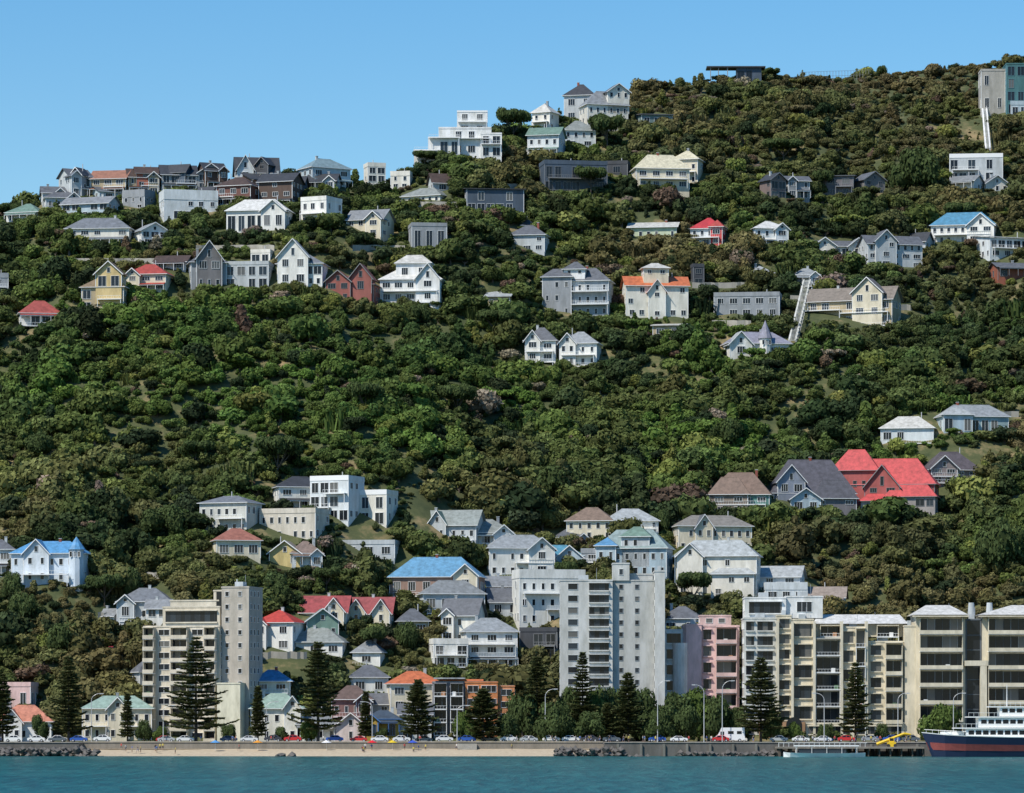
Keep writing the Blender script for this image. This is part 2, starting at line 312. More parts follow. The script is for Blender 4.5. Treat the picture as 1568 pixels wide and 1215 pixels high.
for (a0,a1,vb,vt,dy,n,st) in [(700,746,240,169,-3,4,'wide'),(672,752,240,196,-.5,2,'wide'),(656,704,240,212,1.2,1,'glass'),(736,768,240,205,0,2,'glass'),(634,672,246,232,2,1,'glass')]:
    yf=-4.5-dy; volume(b,b.X(a0),b.X(a1),yf,yf+7,0,b.Z(vt),b.Z(vt)+.3,'parapet' if vt<190 else 'flat',WH,LG,n,st,TRIM,False)
    balcony(b,b.X(a0)+.2,b.X(a1)-.2,yf,b.Z(vt+(0 if n==1 else 16)),1.4,TRIM)
b.done()
b=Bld('summit_apartment_block',1502,1600,175,0,None,12)
volume(b,b.X(1541),b.X(1600),-6,6,0,b.Z(98),b.Z(97),'flat',TL,GY,4,'glass',(.15,.3,.35),False); volume(b,b.X(1504),b.X(1540.5),-3,6,0,b.Z(106),b.Z(104),'flat',(.42,.4,.36),GY,2,'odd',TRIM,False); b.done()
b=Bld('hilltop_lookout',1084,1172,121,0,None,6)
b.box('walls',mat('wall',DB),b.X(1128),b.X(1166),-3,3,-3,b.Z(104)); b.box('roof',mat('roof',DG),b.X(1082),b.X(1172),-4,4,b.Z(104),b.Z(102))
for u in (1088,1100,1114): b.box('columns',mat('wall',GY),b.X(u)-.15,b.X(u)+.15,-3.5,-3.2,-3,b.Z(104))
wins(b,(b.X(1128),-3),(1,0),(0,-1),b.X(1166)-b.X(1128),0,b.Z(104),1,'glass',DG); b.done()
def hillbox(name,pts,wd,top,colr,rails=True):
    p=Parts(); m=mat('wall',colr)
    P=[site(*q) for q in pts]; o=P[0]
    for a,c in zip(P[:-1],P[1:]):
        n=max(2,int((c-a).length/3))
        for i in range(n):
            q0=a.lerp(c,i/n); q1=a.lerp(c,(i+1)/n)
            q0=Vector((q0.x,q0.y,max(q0.z,float(hgt(q0.x,q0.y)))))-o+Vector((0,0,top)); q1=Vector((q1.x,q1.y,max(q1.z,float(hgt(q1.x,q1.y)))))-o+Vector((0,0,top)); sd=Vector((1,0,0))
            for s_ in (-1,1): p.hexa('rails',m,[q0+sd*(wd/2*s_-.25),q0+sd*(wd/2*s_+.25),q1+sd*(wd/2*s_+.25),q1+sd*(wd/2*s_-.25)],.3)
            for k in range(3): qq=q0.lerp(q1,k/3); p.box('sleepers',m,qq.x-wd/2,qq.x+wd/2,qq.y-.15,qq.y+.15,qq.z-.25,qq.z-.1)
            if rails:
                s_=1; p.cyl('handrail',m,q0+sd*wd/2*s_+Vector((0,0,.9)),q1+sd*wd/2*s_+Vector((0,0,.9)),.06)
                for s_ in (-1,1): p.cyl('posts',m,q0+sd*wd/2*s_+Vector((0,0,-5)),q0+sd*wd/2*s_+Vector((0,0,.9 if s_>0 else 0)),.1)
    e=empty(name,o); p.objs(e)
    for a,c in zip(P[:-1],P[1:]):
        for i in range(17):
            q=a.lerp(c,i/16); EXC.append((q.x,q.y-.5,q.y+1,1.9,max(q.z,float(hgt(q.x,q.y)))-.5))
hillbox('cable_car_track',[(1213,538),(1236,445)],2.0,3.4,(.6,.6,.56))
hillbox('cable_car_track',[(1513,240),(1506,165)],1.5,3.0,(.8,.8,.8))
H('cable_car_station',1216,1254,440,422,414,'hip',WH,SR,1,0)
def fence(name,u0,u1,v,h=1.3,colr=(.5,.48,.45),solid=False,n=24):
    p=Parts(); m=mat('wall',colr); us=np.linspace(u0,u1,n+1); P=[site(float(u),v) for u in us]; o=P[0]
    for a,c in zip(P[:-1],P[1:]):
        a=a-o; c=c-o
        if solid:
            yy=Vector((0,.35,0)); zt=Vector((0,0,h)); p.hexa('wall',m,[a+zt,c+zt,c+yy+zt,a+yy+zt],h+2)
        else:
            p.cyl('post',m,a-Vector((0,0,1)),a+Vector((0,0,h)),.07)
            for k in (.5,1.): p.cyl('rail',m,a+Vector((0,0,h*k)),c+Vector((0,0,h*k)),.05)
    e=empty(name,o); p.objs(e)
    if solid: EXC.extend([((a.x+c.x)/2,a.y-1,a.y,abs(c.x-a.x)/2,a.z) for a,c in zip(P[:-1],P[1:])])
fence('hilltop_fence',1225,1335,118,3.6,(.3,.3,.3))
for q in [(1060,1140,442),(1210,1300,462),(540,620,385),(770,850,290),(110,250,405),(150,215,950),(300,420,385),(1320,1400,476),(640,700,318),(1480,1560,640),(600,680,905),(200,255,888),(1090,1150,500),(400,470,1010)]:
    fence('retaining_wall',q[0],q[1],q[2],1.8,(.38,.36,.31),True,14)
# ------------------------------------------------------------------ right mid-slope
RR_=(.7,.09,.09)
H('red_roof_mansion',1276,1444,792,742,700,'hip',(.3,.07,.06),RR_,2,-12,ext=[('v',1284,1352,752,720,686,'hip',(.4,.1,.09),RR_,1,.5,9),('v',1334,1386,772,744,712,'gf',(.4,.1,.09),RR_,2,2.2,9),('v',1366,1440,790,762,732,'hip',(.35,.32,.3),RR_,2,3.4,9),('v',1330,1372,795,768,752,'hip',(.4,.36,.33),RR_,1,4.2,6)],deck=True,d=12)
H('dark_roof_villa',1176,1310,788,756,702,'hip',(.17,.16,.19),(.13,.125,.15),2,8,style='wide',d=12,ext=[('v',1186,1228,760,736,712,'gf',(.25,.28,.34),(.13,.13,.16),1,.6),('v',1240,1306,788,764,734,'hip',(.2,.19,.2),(.12,.12,.14),2,2),('v',1204,1250,788,764,748,'gf',LB,(.14,.14,.16),1,2.6)])
H('brown_roof_villa',1086,1186,788,758,722,'hip',(.08,.2,.18),(.24,.16,.12),2,-8,style='wide',d=11,ext=[('v',1092,1150,788,758,730,'hip',(.25,.2,.16),(.24,.16,.12),2,1.6)])
H('brown_roof_house',1412,1502,742,720,690,'hip',(.25,.2,.18),(.13,.11,.12),2,10,d=11,ext=[('v',1420,1460,742,716,698,'gf',(.3,.25,.24),(.14,.12,.12),2,1.2)])
H('white_house',1350,1438,680,656,640,'hip',WH,WR,1,-10,deck=True,style='wide')
H('glass_front_house',1436,1546,662,638,622,'hip',(.3,.42,.45),(.35,.38,.4),1,8,style='glass',ext=[('v',1440,1484,662,636,624,'hip',LB,LG,1,1.5)])
# ------------------------------------------------------------------ lower village
H('blue_roof_villa',16,134,894,848,828,'hip',(.6,.68,.76),(.12,.38,.7),2,-6,style='sash',ext=[('v',40,78,894,846,826,'gf',(.66,.72,.78),(.12,.38,.7),2,1.2),('t',120,2.0,842,822),('b',20,110,880,1.3)],deck=False)
H('dark_roof_house',-30,20,884,842,830,'hip',LG,MR,2,0)
H(W_,180,266,952,922,904,'hip',LG,SR,1,-6,style='sash',deck=True)
H(W_,224,262,962,930,918,'gs',WH,GY,2,-6)
H('villa_with_sash_windows',304,398,818,770,762,'hip',(.55,.55,.5),SR,2,-22,style='sash')
H('cream_apartment_house',396,502,828,784,778,'flat',(.62,.57,.48),LG,2,-20,style='sash')
H('white_house',414,500,780,746,732,'hip',WH,DG,2,14,style='wide')
H('modern_white_house',474,556,800,734,728,'parapet',WH,LG,3,-24,style='glass')
H('modern_white_house',548,608,806,756,750,'parapet',WH,LG,2,-20,style='glass')
H('red_roof_house',320,398,856,828,812,'hip',CR,(.42,.17,.12),1,12,style='wide')
H('yellow_gabled_cottage',412,466,872,846,828,'gf',(.58,.46,.2),(.3,.26,.22),1,-8)
H('brown_roof_house',440,492,872,848,828,'hip',WH,(.3,.22,.18),1,10)
H('grey_house',524,612,856,832,827,'flat',LG,DG,1,-8,style='wide')
H('grey_villa',634,742,828,802,780,'gs',LG,(.34,.38,.36),1,-14,style='sash',ext=[('v',664,690,828,800,782,'gf',LG,GN,1,1.)])
H(W_,694,784,838,816,798,'hip',WH,SR,1,10,style='wide',deck=True)
H('brown_roof_villa',868,946,828,798,776,'hip',CR,(.28,.2,.15),2,-10,style='sash')
H('grey_roof_house',924,1008,822,798,782,'hip',WH,LG,2,8,style='sash')
H('white_villa',740,848,884,840,818,'hip',WH,SR,2,10,style='sash')
H('blue_roof_house',788,896,868,852,838,'hip',LB,(.12,.36,.5),1,-4,style='sash')
H('grey_villa',914,1032,884,840,810,'hip',(.38,.48,.54),(.3,.4,.4),2,-12,style='sash',ext=[('v',920,950,884,836,822,'hip',LB,BL,2,1.),('v',958,1000,840,822,806,'hip',LG,GN,1,0)])
H('cream_villa',1030,1152,846,806,792,'hip',CR,(.3,.28,.25),2,10,style='sash',ext=[('v',1060,1086,846,806,788,'gf',CR,MR,2,1)])
H('white_villa',1034,1168,916,852,826,'hip',WH,(.5,.54,.55),3,-10,style='odd',ext=[('v',1044,1082,916,850,832,'gf',WH,SR,3,1.2),('v',1096,1160,916,880,866,'hip',WH,LG,2,2.)])
H('white_townhouse',1164,1236,914,882,866,'gs',WH,LG,2,-12,style='wide')
H('blue_roof_cottage',596,742,914,884,852,'hip',(.34,.22,.17),(.15,.38,.6),1,-8,style='wide',deck=True,d=12,ext=[('v',700,736,914,880,864,'gf',CR,BL,1,1.)])
H('flat_apartment_house',784,896,958,884,872,'flat',(.72,.72,.68),LG,3,12,style='sash')
H(W_,640,742,940,910,892,'hip',LG,SR,1,8,style='wide',deck=True)
H('red_roof_cottage',460,536,954,936,912,'gs',CR,(.42,.08,.08),1,-6,ext=[('v',500,530,954,934,916,'gf',WH,(.45,.09,.09),1,1.)])
H('red_roof_cottage',530,604,956,938,914,'gs',CR,(.38,.09,.09),1,-6,ext=[('v',536,562,956,936,918,'gf',WH,(.42,.08,.08),1,1.),('v',574,600,956,936,918,'gf',WH,(.42,.08,.08),1,1.)])
H('red_roof_house',390,464,1000,954,934,'hip',WH,(.6,.07,.05),2,-16,style='wide')
H('green_gabled_house',464,518,980,950,932,'gf',GN,(.2,.3,.26),1,8,style='sash')
H(W_,440,532,1004,984,966,'hip',WH,SR,1,-8,style='wide')
H('grey_roof_house',678,742,988,940,916,'gs',WH,MR,2,-14,style='sash')
H('white_townhouse',656,716,1022,985,978,'flat',WH,LG,2,10,style='glass'); H('white_townhouse',704,792,1024,968,950,'hip',WH,SR,3,10,style='wide',deck=True)
H('dark_timber_house',796,862,1014,966,961,'flat',DG,DG,2,-10,style='glass',trim=(.3,.3,.3))
H('grey_roof_house',532,594,1064,1038,1018,'hip',WH,MR,1,6,style='wide'); H('grey_roof_cottage',1012,1080,972,948,928,'hip',LG,MR,1,-8)
H('grey_roof_house',744,800,946,920,900,'gs',LG,MR,1,8); H('grey_roof_house',606,656,972,952,936,'hip',TN,MR,1,8); H('cottage',742,790,912,896,882,'gs',WH,GY,1,8)
H('white_townhouse',1172,1236,940,902,892,'flat',WH,LG,2,0,style='wide'); H('white_townhouse',1228,1300,944,914,898,'gs',CR,(.4,.33,.28),1,-8,style='wide')
H('cottage',200,236,1056,1030,1016,'hip',LG,MR); H('dark_timber_house',890,930,862,846,840,'flat',GY,DG,1)
H('grey_roof_house',540,590,1020,1000,984,'hip',WH,GY,1,-12); H('cottage',846,900,838,824,812,'hip',LG,MR,1,10); H('cottage',150,186,958,942,932,'gs',WH,GY,1)
H('pink_house',0,54,1080,1050,1045,'flat',PK,PK,1,-10,style='odd',Y=1062)
# ------------------------------------------------------------------ waterfront row
H('orange_roof_cottage',-6,78,1138,1106,1080,'hip',WH,(.7,.28,.18),1,0,style='sash',Y=1046,ext=[('v',4,34,1138,1104,1086,'gf',WH,(.7,.28,.18),1,1.5)])
H('green_roof_villa',126,232,1138,1086,1066,'hip',CR,(.36,.5,.43),2,0,style='sash',Y=1047,deck=False,ext=[('v',166,196,1138,1084,1068,'gf',CR,GN,2,1.2),('b',130,164,1112,0),('b',198,230,1112,0)])
H('blue_roof_flats',388,444,1138,1044,1030,'hip',CR,BL,4,0,style='wide',Y=1056)
H('green_roof_villa',384,464,1138,1086,1062,'hip',WH,(.36,.5,.43),2,0,style='sash',Y=1046,ext=[('v',436,460,1138,1082,1066,'gf',WH,GN,2,1.)])
H('brown_roof_house',508,568,1138,1072,1054,'hip',(.2,.11,.1),(.18,.12,.1),2,0,Y=1052,style='sash')
H('pink_gabled_cottage',512,562,1138,1112,1092,'gf',(.7,.6,.58),(.5,.1,.1),1,0,Y=1043,style='sash')
H('ochre_cottage',560,612,1138,1102,1092,'hip',(.5,.33,.06),DB,1,0,Y=1044,style='wide',trim=(.08,.2,.45))
H('orange_roof_flats',590,676,1138,1048,1028,'hip',CR,ORG,3,8,Y=1056,style='wide')
H('grey_roof_house',612,660,1138,1092,1078,'gs',LG,MR,2,0,Y=1046)
H('cottage',455,515,1138,1110,1094,'hip',WH,SR,1,0,Y=1045,style='sash')
H('grey_roof_house',400,470,1088,1060,1046,'gs',WH,GY,1,6,Y=1075); H('white_house',560,600,1100,1076,1062,'gs',LG,MR,1,0,Y=1060)
def blk(b,u0,u1,vt,vb,wall,n,cols,yf,dep,trim=TRIM,roofc=LG,side=True,rail=None):
    x0=b.X(u0);x1=b.X(u1);z1=b.Z(vt);z0=max(0,b.Z(vb)) if vb<1125 else 0
    wm=mat('wall',wall); W=x1-x0
    b.box('walls',wm,x0,x1,yf,yf+dep,z0-(3 if z0<.1 else 0),z1); b.box('parapet',wm,x0-.12,x1+.12,yf-.12,yf+dep+.12,z1+.002,z1+.35); b.box('roof',mat('roof',roofc),x0+.2,x1-.2,yf+.2,yf+dep-.2,z1+.352,z1+.4)
    hs=(z1-z0)/n; o=(x0,yf);t=(1,0);nn=(0,-1)
    for i in range(n):
        zb=z0+i*hs
        for f0,f1,k in cols:
            a0=W*f0;a1=W*f1;g=b.rng.choice(GL[:2])
            if k=='w': window(b,o,t,nn,(a0+a1)/2,a1-a0,zb+hs*.3,hs*.48,trim,max(1,int((a1-a0)/1.2)))
            elif k=='s': window(b,o,t,nn,(a0+a1)/2,.9,zb+hs*.35,hs*.35,trim,1)
            elif k=='W':
                q=a0
                while q<a1-.2:
                    b.wbox('windows',b.rng.choice([GL[0],GL[1],GL[1],GL[2],GL[3]]),o,t,nn,q+.001,min(a1,q+1.3),zb+hs*.22,zb+hs*.82,-.05,.03)
                    b.wbox('mullions',mat('paint',DG),o,t,nn,q,q+.06,zb+hs*.22,zb+hs*.82,.031,.08); q+=1.3
                b.wbox('sills',wm,o,t,nn,a0-.1,a1+.1,zb+hs*.82,zb+hs*.82+.25,0,.7)
                b.wbox('sills',wm,o,t,nn,a0-.1,a1+.1,zb+hs*.22-.3,zb+hs*.22,0,.4)
            elif k in('b','r'):
                q=a0+.1
                while q<a1-.2:
                    b.wbox('windows',b.rng.choice([GL[0],GL[1],GL[1],GL[1],GL[3]]),o,t,nn,q+.001,min(a1-.1,q+1.9),zb+.05,zb+hs*.86,-.05,.03)
                    b.wbox('mullions',mat('paint',GY if b.rng.random()<.5 else DG),o,t,nn,q,q+.08,zb+.05,zb+hs*.86,.031,.09); q+=1.9
                balcony(b,x0+a0,x0+a1,yf,zb,2.1,trim,wall if k=='b' else None,.85)
                if b.rng.random()<.4: c=b.rng.uniform(a0+.8,a1-.8); b.wbox('balcony_furniture',mat('wall',b.rng.choice([WH,BR,(.1,.2,.1),(.4,.2,.1)])),o,t,nn,c-.5,c+.5,zb+.01,zb+1.1,.7,1.3)
                for q in (a0,a1-.15): b.wbox('balcony_fins',wm,o,t,nn,q,q+.15,zb+.01,zb+hs-.21,0,1.7)
            elif k=='g': b.wbox('windows',g,o,t,nn,a0,a1,zb+.1,zb+hs-.1,-.05,.03)
            elif k=='p': b.wbox('piers',wm,o,t,nn,a0,a1,zb,zb+hs-.001,0,.5)
        if any(k in('b','r') for _,_,k in cols) and i==n-1:
            for f0,f1,k in cols:
                if k in('b','r'): b.wbox('canopies',wm,o,t,nn,W*f0,W*f1,z1-.2,z1-.001,0,2.1)
    if side:
        for (so_,sn) in (((x1,yf),(1,0)),((x0,yf),(-1,0))):
            for i in range(n):
                for q in range(int(dep/3)): window(b,so_,(0,1),sn,1.6+q*3,1.1,z0+i*hs+hs*.35,hs*.4,trim,1)
    if dep>9: b.box('roof_plant',mat('wall',LG),x0+W*.35,x0+W*.35+min(2.5,W*.3),yf+3,yf+6,z1+.401,z1+1.6); b.cyl('aerial',mat('paint',GY),(x0+W*.7,yf+4,z1+.4),(x0+W*.7,yf+4,z1+3.4),.05)
b=Bld('waterfront_hotel_tower',224,394,1138,-14,1046,13)
HC=(.66,.59,.47)
yf=-6.5
blk(b,226,345,960,1138,HC,10,[(.02,.16,'b'),(.2,.34,'w'),(.38,.6,'b'),(.64,.78,'w'),(.82,.97,'b')],yf,12)
blk(b,252,342,930,958,HC,1,[(.05,.95,'W')],yf+2,9)
blk(b,262,338,920,928.5,HC,1,[],yf+3,6,side=False)
blk(b,345.5,388,900,1138,(.5,.45,.38),12,[(.1,.3,'s'),(.55,.8,'s')],yf+1.5,11.5)
blk(b,330,352,905,940,HC,1,[(.2,.8,'g')],yf+3,4,side=False)
blk(b,346,382,1048,1138,(.7,.67,.52),1,[],yf-2.5,3.9,side=False)
b.cyl('roof_mast',mat('paint',WH),(b.X(360),0,b.Z(900)),(b.X(360),0,b.Z(886)),.12)
b.done()
b=Bld('terracotta_apartments',660,790,1138,0,1050,10)
blk(b,662,712,1046,1138,(.25,.25,.26),4,[(.05,.45,'r'),(.55,.95,'r')],-5,9)
blk(b,712.5,762,1046,1138,(.6,.22,.08),4,[(.08,.4,'w'),(.5,.95,'w')],-5.6,9)
blk(b,762.5,788,1052,1138,(.6,.25,.11),4,[(.2,.8,'w')],-4.6,9)
b.box('roof_canopy',mat('roof',LG),b.X(664),b.X(712),-6,3,b.Z(1040),b.Z(1038)); b.box('penthouse',mat('wall',ORG),b.X(672),b.X(740),-3,3,b.Z(1043.0),b.Z(1040.2))
b.done()
b=Bld('grey_apartment_tower',856,1018,1138,0,1052,15)
TC=(.6,.6,.57)
blk(b,858,938,890,1138,TC,13,[(.15,.33,'w'),(.55,.93,'W')],-7.5,14,trim=LG)
blk(b,938.5,1002,890,1138,(.5,.5,.47),13,[(.1,.3,'s'),(.55,.62,'s')],-6.0,12.4,trim=GY)
blk(b,938.5,964,864,889,TC,1,[(.4,.6,'s')],-6.4,8,side=False)
blk(b,1002.5,1018,876,1138,TC,13,[],-8.1,14.5,side=True)
blk(b,964.5,1000,880,889,(.5,.5,.48),1,[],-4,8,side=False)
b.done()
b=Bld('pink_apartments',984,1134,1138,0,1062,11)
blk(b,984,1045.5,966,1138,(.76,.72,.68),6,[(.05,.5,'W'),(.6,.95,'W')],-5.5,10)
blk(b,1046,1132,960,1138,PK,6,[(.36,.5,'W'),(.58,.95,'b')],-5.9,10)
blk(b,1072,1120,944,958,PK,1,[(.2,.4,'w'),(.6,.8,'w')],-4,7)
blk(b,1050,1074,958,1138,(.72,.47,.45),6,[],-6.9,10,side=False)
b.cyl('bow_corner',mat('wall',(.76,.72,.68)),(b.X(1042),-5.9,0),(b.X(1042),-5.9,b.Z(985)),2.0,2.0,16)
b.done()
AC=(.7,.63,.48)
b=Bld('cream_apartment_complex',1138,1400,1138,0,1052,16)
blk(b,1140,1189.5,948,1138,(.6,.6,.56),8,[(.05,.3,'W'),(.4,.9,'W')],-7.5,14)
blk(b,1142,1205,916,945,WH,1,[(.1,.9,'W')],-4,10)
blk(b,1190,1212,944,1108,AC,7,[(.15,.85,'W')],-8.4,14,side=False)
blk(b,1213,1246,950,1108,AC,5,[(.1,.9,'W')],-8.1,14,side=False)
blk(b,1205.5,1262,914,946,WH,1,[(.3,.7,'w')],-3,10)
blk(b,1246.5,1288,978,1108,(.46,.44,.38),5,[(.04,.96,'r')],-7.4,14,side=False)
blk(b,1288.5,1326,962,1108,AC,5,[(.08,.48,'W'),(.56,.96,'r')],-8.2,14,side=False)
blk(b,1326.5,1384,984,1108,AC,5,[(.12,.4,'W'),(.5,.95,'b')],-7.9,14,side=False)
blk(b,1250,1384,957,975,AC,1,[(.05,.3,'r'),(.4,.6,'W'),(.7,.95,'r')],-4.4,10,side=False)
blk(b,1384.5,1402,960,1138,AC,1,[],-9,14,side=False)
b.add('roof',mat('roof',(.8,.8,.78)),[(b.X(1246),-6,b.Z(955)),(b.X(1392),-6,b.Z(955)),(b.X(1392),7,b.Z(955)),(b.X(1246),7,b.Z(955)),(b.X(1256),0,b.Z(940)),(b.X(1382),0,b.Z(940))],[(0,1,5,4),(1,2,5),(2,3,4,5),(3,0,4),(3,2,1,0)])
for ux in (1190,1212.5,1246,1288,1326): b.box('piers',mat('wall',AC),b.X(ux)-.25,b.X(ux)+.35,-9.8,-7,0,b.Z(952))
b.box('brick_podium',mat('wall',(.42,.24,.13)),b.X(1162),b.X(1232),-10.2,-8.5,-2,b.Z(1106))
for u in (1178,1215):
    x=b.X(u); b.box('arched_openings',GL[1],x-2,x+2,-10.24,-10.1,0,3); b.cyl('arched_openings',GL[1],(x,-10.25,3),(x,-10.1,3),2,2,20)
blk(b,1233,1384,1109,1138,AC,1,[(.03,.2,'W'),(.25,.45,'W'),(.5,.7,'W'),(.76,.97,'W')],-9.4,3,side=False)
b.done()
b=Bld('cream_apartment_block',1402.5,1640,1138,0,1050,16)
for a0,a1,vt in [(1403,1478,944),(1504,1640,944)]:
    blk(b,a0,a1,vt,1138,AC,7,[(.06,.94,'b')],-8,14,side=False)
    xa=b.X(a0-6);xb=b.X(a1+4);xm=(xa+xb)/2; b.add('roof',mat('roof',(.8,.79,.75)),[(xa,-10.4,b.Z(942)),(xb,-10.4,b.Z(942)),(xb,7,b.Z(942)),(xa,7,b.Z(942)),(xm-3,-2,b.Z(926)),(xm+3,-2,b.Z(926))],[(0,1,5,4),(1,2,5),(2,3,4,5),(3,0,4),(3,2,1,0)])
    b.box('eaves',mat('wall',AC),xa,xb,-10.4,-8.1,b.Z(943)-.35,b.Z(943)-.05)
blk(b,1478.5,1503.5,950,1138,(.12,.14,.16),8,[(.1,.9,'g')],-7.2,13,side=False)
b.box('lift_tower',mat('wall',AC),b.X(1476),b.X(1512),-9.9,-8.2,b.Z(1020),b.Z(1012)); b.box('lift_tower',mat('wall',AC),b.X(1500),b.X(1510),-9.9,-8.2,0,b.Z(1020.3))
for u in (1492,1520): b.cyl('vent',mat('wall',LG),(b.X(u),-1,b.Z(944)),(b.X(u),-1,b.Z(922)),1,.7,10)
b.done()
# ------------------------------------------------------------------ ground: terrain, beach, quay, road, water
def gridmesh(name,us,ys,fn,m):
    V=[];n=len(us)
    for y in ys:
        x=us*y; z=fn(x,np.full_like(x,y)); V+=list(zip(x.tolist(),[float(y)]*n,z.tolist()))
    Fc=[(j*n+i,j*n+i+1,(j+1)*n+i+1,(j+1)*n+i) for j in range(len(ys)-1) for i in range(n-1)]
    me=bpy.data.meshes.new(name); me.from_pydata(V,[],Fc); me.materials.append(m)
    for p in me.polygons: p.use_smooth=True
    return link(bpy.data.objects.new(name,me))
tm=bpy.data.materials.new("hillside_soil"); tm.use_nodes=True; N=tm.node_tree.nodes; K=tm.node_tree.links; p=N["Principled BSDF"]; p.inputs["Roughness"].default_value=.95
tc=N.new("ShaderNodeTexCoord"); n1=N.new("ShaderNodeTexNoise"); n1.inputs["Scale"].default_value=.08; n1.inputs["Detail"].default_value=14; n1.inputs["Roughness"].default_value=.7; K.new(tc.outputs["Object"],n1.inputs[0])
r=N.new("ShaderNodeValToRGB"); e=r.color_ramp.elements; e[0].position=.38;e[0].color=(.035,.05,.015,1);e[1].position=.66;e[1].color=(.24,.18,.09,1); x=e.new(.53); x.color=(.075,.085,.03,1)
K.new(n1.outputs[0],r.inputs[0]); K.new(r.outputs[0],p.inputs["Base Color"])
A=np.concatenate([np.linspace(-1.6,-.2,20)[:-1],np.linspace(-.2,.2,170),np.linspace(.2,1.6,20)[1:]])
YS=np.concatenate([[1012,1020,1030,1040],np.arange(1046,1640,3.0),np.linspace(1650,2600,30),[3500,6000,12000]])
gridmesh("hillside_terrain",A,YS,hgt,tm)
def xu(u,Y): return (u-784)/F*Y
def simple(name,parts,loc=(0,0,0)): 
    e=empty(name,loc); parts.objs(e); return e
sm=bpy.data.materials.new("sand"); sm.use_nodes=True; N=sm.node_tree.nodes; K=sm.node_tree.links; p=N["Principled BSDF"]; p.inputs["Roughness"].default_value=.9
n1=N.new("ShaderNodeTexNoise"); n1.inputs["Scale"].default_value=1.2; n1.inputs["Detail"].default_value=8; r=N.new("ShaderNodeValToRGB"); r.color_ramp.elements[0].color=(.3,.24,.16,1); r.color_ramp.elements[1].color=(.56,.47,.34,1)
tc=N.new("ShaderNodeTexCoord"); K.new(tc.outputs["Object"],n1.inputs[0]); K.new(n1.outputs[0],r.inputs[0]); K.new(r.outputs[0],p.inputs["Base Color"])
def sand(x,y): return np.interp(y,[985,998,1006,1012.3],[-1.2,-.1,1.2,1.7])+(fb(x/6,y/3,2)-.5)*.25
xs=np.linspace(xu(20,1000),xu(930,1000),140); ys=np.linspace(985,1012.3,20)
V=[(float(x),float(y)+ (0 if y>1010 else 2.0*sin(x/19)),float(sand(x,y))) for y in ys for x in xs]; n=len(xs)
me=bpy.data.meshes.new("sand_beach"); me.from_pydata(V,[],[(j*n+i,j*n+i+1,(j+1)*n+i+1,(j+1)*n+i) for j in range(len(ys)-1) for i in range(n-1)]); me.materials.append(sm); link(bpy.data.objects.new("sand_beach",me))
# water
wm=bpy.data.materials.new("sea_water"); wm.use_nodes=True; N=wm.node_tree.nodes; K=wm.node_tree.links; p=N["Principled BSDF"]
p.inputs["Roughness"].default_value=.3; p.inputs["Specular IOR Level"].default_value=.16
tc=N.new("ShaderNodeTexCoord"); mp=N.new("ShaderNodeMapping"); mp.inputs["Scale"].default_value=(.5,.06,1); K.new(tc.outputs["Object"],mp.inputs[0])
n1=N.new("ShaderNodeTexNoise"); n1.inputs["Scale"].default_value=.9; n1.inputs["Detail"].default_value=5; n1.inputs["Roughness"].default_value=.6; K.new(mp.outputs[0],n1.inputs[0])
mp2=N.new("ShaderNodeMapping"); mp2.inputs["Scale"].default_value=(.02,.012,1); K.new(tc.outputs["Object"],mp2.inputs[0])
n2=N.new("ShaderNodeTexNoise"); n2.inputs["Scale"].default_value=1.; n2.inputs["Detail"].default_value=4; K.new(mp2.outputs[0],n2.inputs[0])
ad=N.new("ShaderNodeMath"); ad.operation='MULTIPLY_ADD'; ad.inputs[1].default_value=.3; K.new(n2.outputs[0],ad.inputs[0]); K.new(n1.outputs[0],ad.inputs[2])
r=N.new("ShaderNodeValToRGB"); e=r.color_ramp.elements; e[0].position=.5;e[0].color=(.004,.06,.07,1);e[1].position=.84;e[1].color=(.025,.165,.165,1); x=e.new(.66); x.color=(.008,.1,.108,1)
K.new(ad.outputs[0],r.inputs[0]); K.new(r.outputs[0],p.inputs["Base Color"])
bp=N.new("ShaderNodeBump"); bp.inputs["Strength"].default_value=1.; bp.inputs["Distance"].default_value=1.2; K.new(n1.outputs[0],bp.inputs["Height"]); K.new(bp.outputs[0],p.inputs["Normal"])
me=bpy.data.meshes.new("sea_water"); me.from_pydata([(-9000,-4000,0),(9000,-4000,0),(9000,1011.9,0),(-9000,1011.9,0)],[],[(0,1,2,3)]); me.materials.append(wm); link(bpy.data.objects.new("sea_water",me))
# walls + quays
ST=(.14,.13,.115); q=Parts(); st=mat('wall',ST)
xl=xu(120,1000); xr=xu(925,1000)
q.box('quay_right',st,xr,1700,999,1012,-3,ZF); q.box('quay_left',st,-1700,xl,1001,1012,-3,ZF); q.box('beach_wall',mat('wall',(.25,.22,.18)),xl,xr,1011.6,1012,-1,ZF+.02)
q.box('coping',mat('wall',(.36,.34,.3)),xr,1700,998.8,999.4,ZF+.001,ZF+.15); q.box('coping',mat('wall',(.36,.34,.3)),-1700,xl,1000.8,1001.4,ZF+.001,ZF+.15); q.box('coping',mat('wall',(.38,.34,.28)),xl+.001,xr-.001,1011.4,1012.0,ZF+.03,ZF+.3)
x=xr+3
while x<240: q.box('buttress',mat('wall',(.2,.19,.16)),x,x+.6,998.5,998.99,-1,ZF-.3); x+=5.5
for i in range(8): q.box('beach_steps',mat('wall',(.4,.37,.32)),xu(700,1008),xu(730,1008),1011.39-.45*(i+1),1011.39-.45*i-.001,-.2,ZF-.25*(i+1))
simple('sea_wall',q)
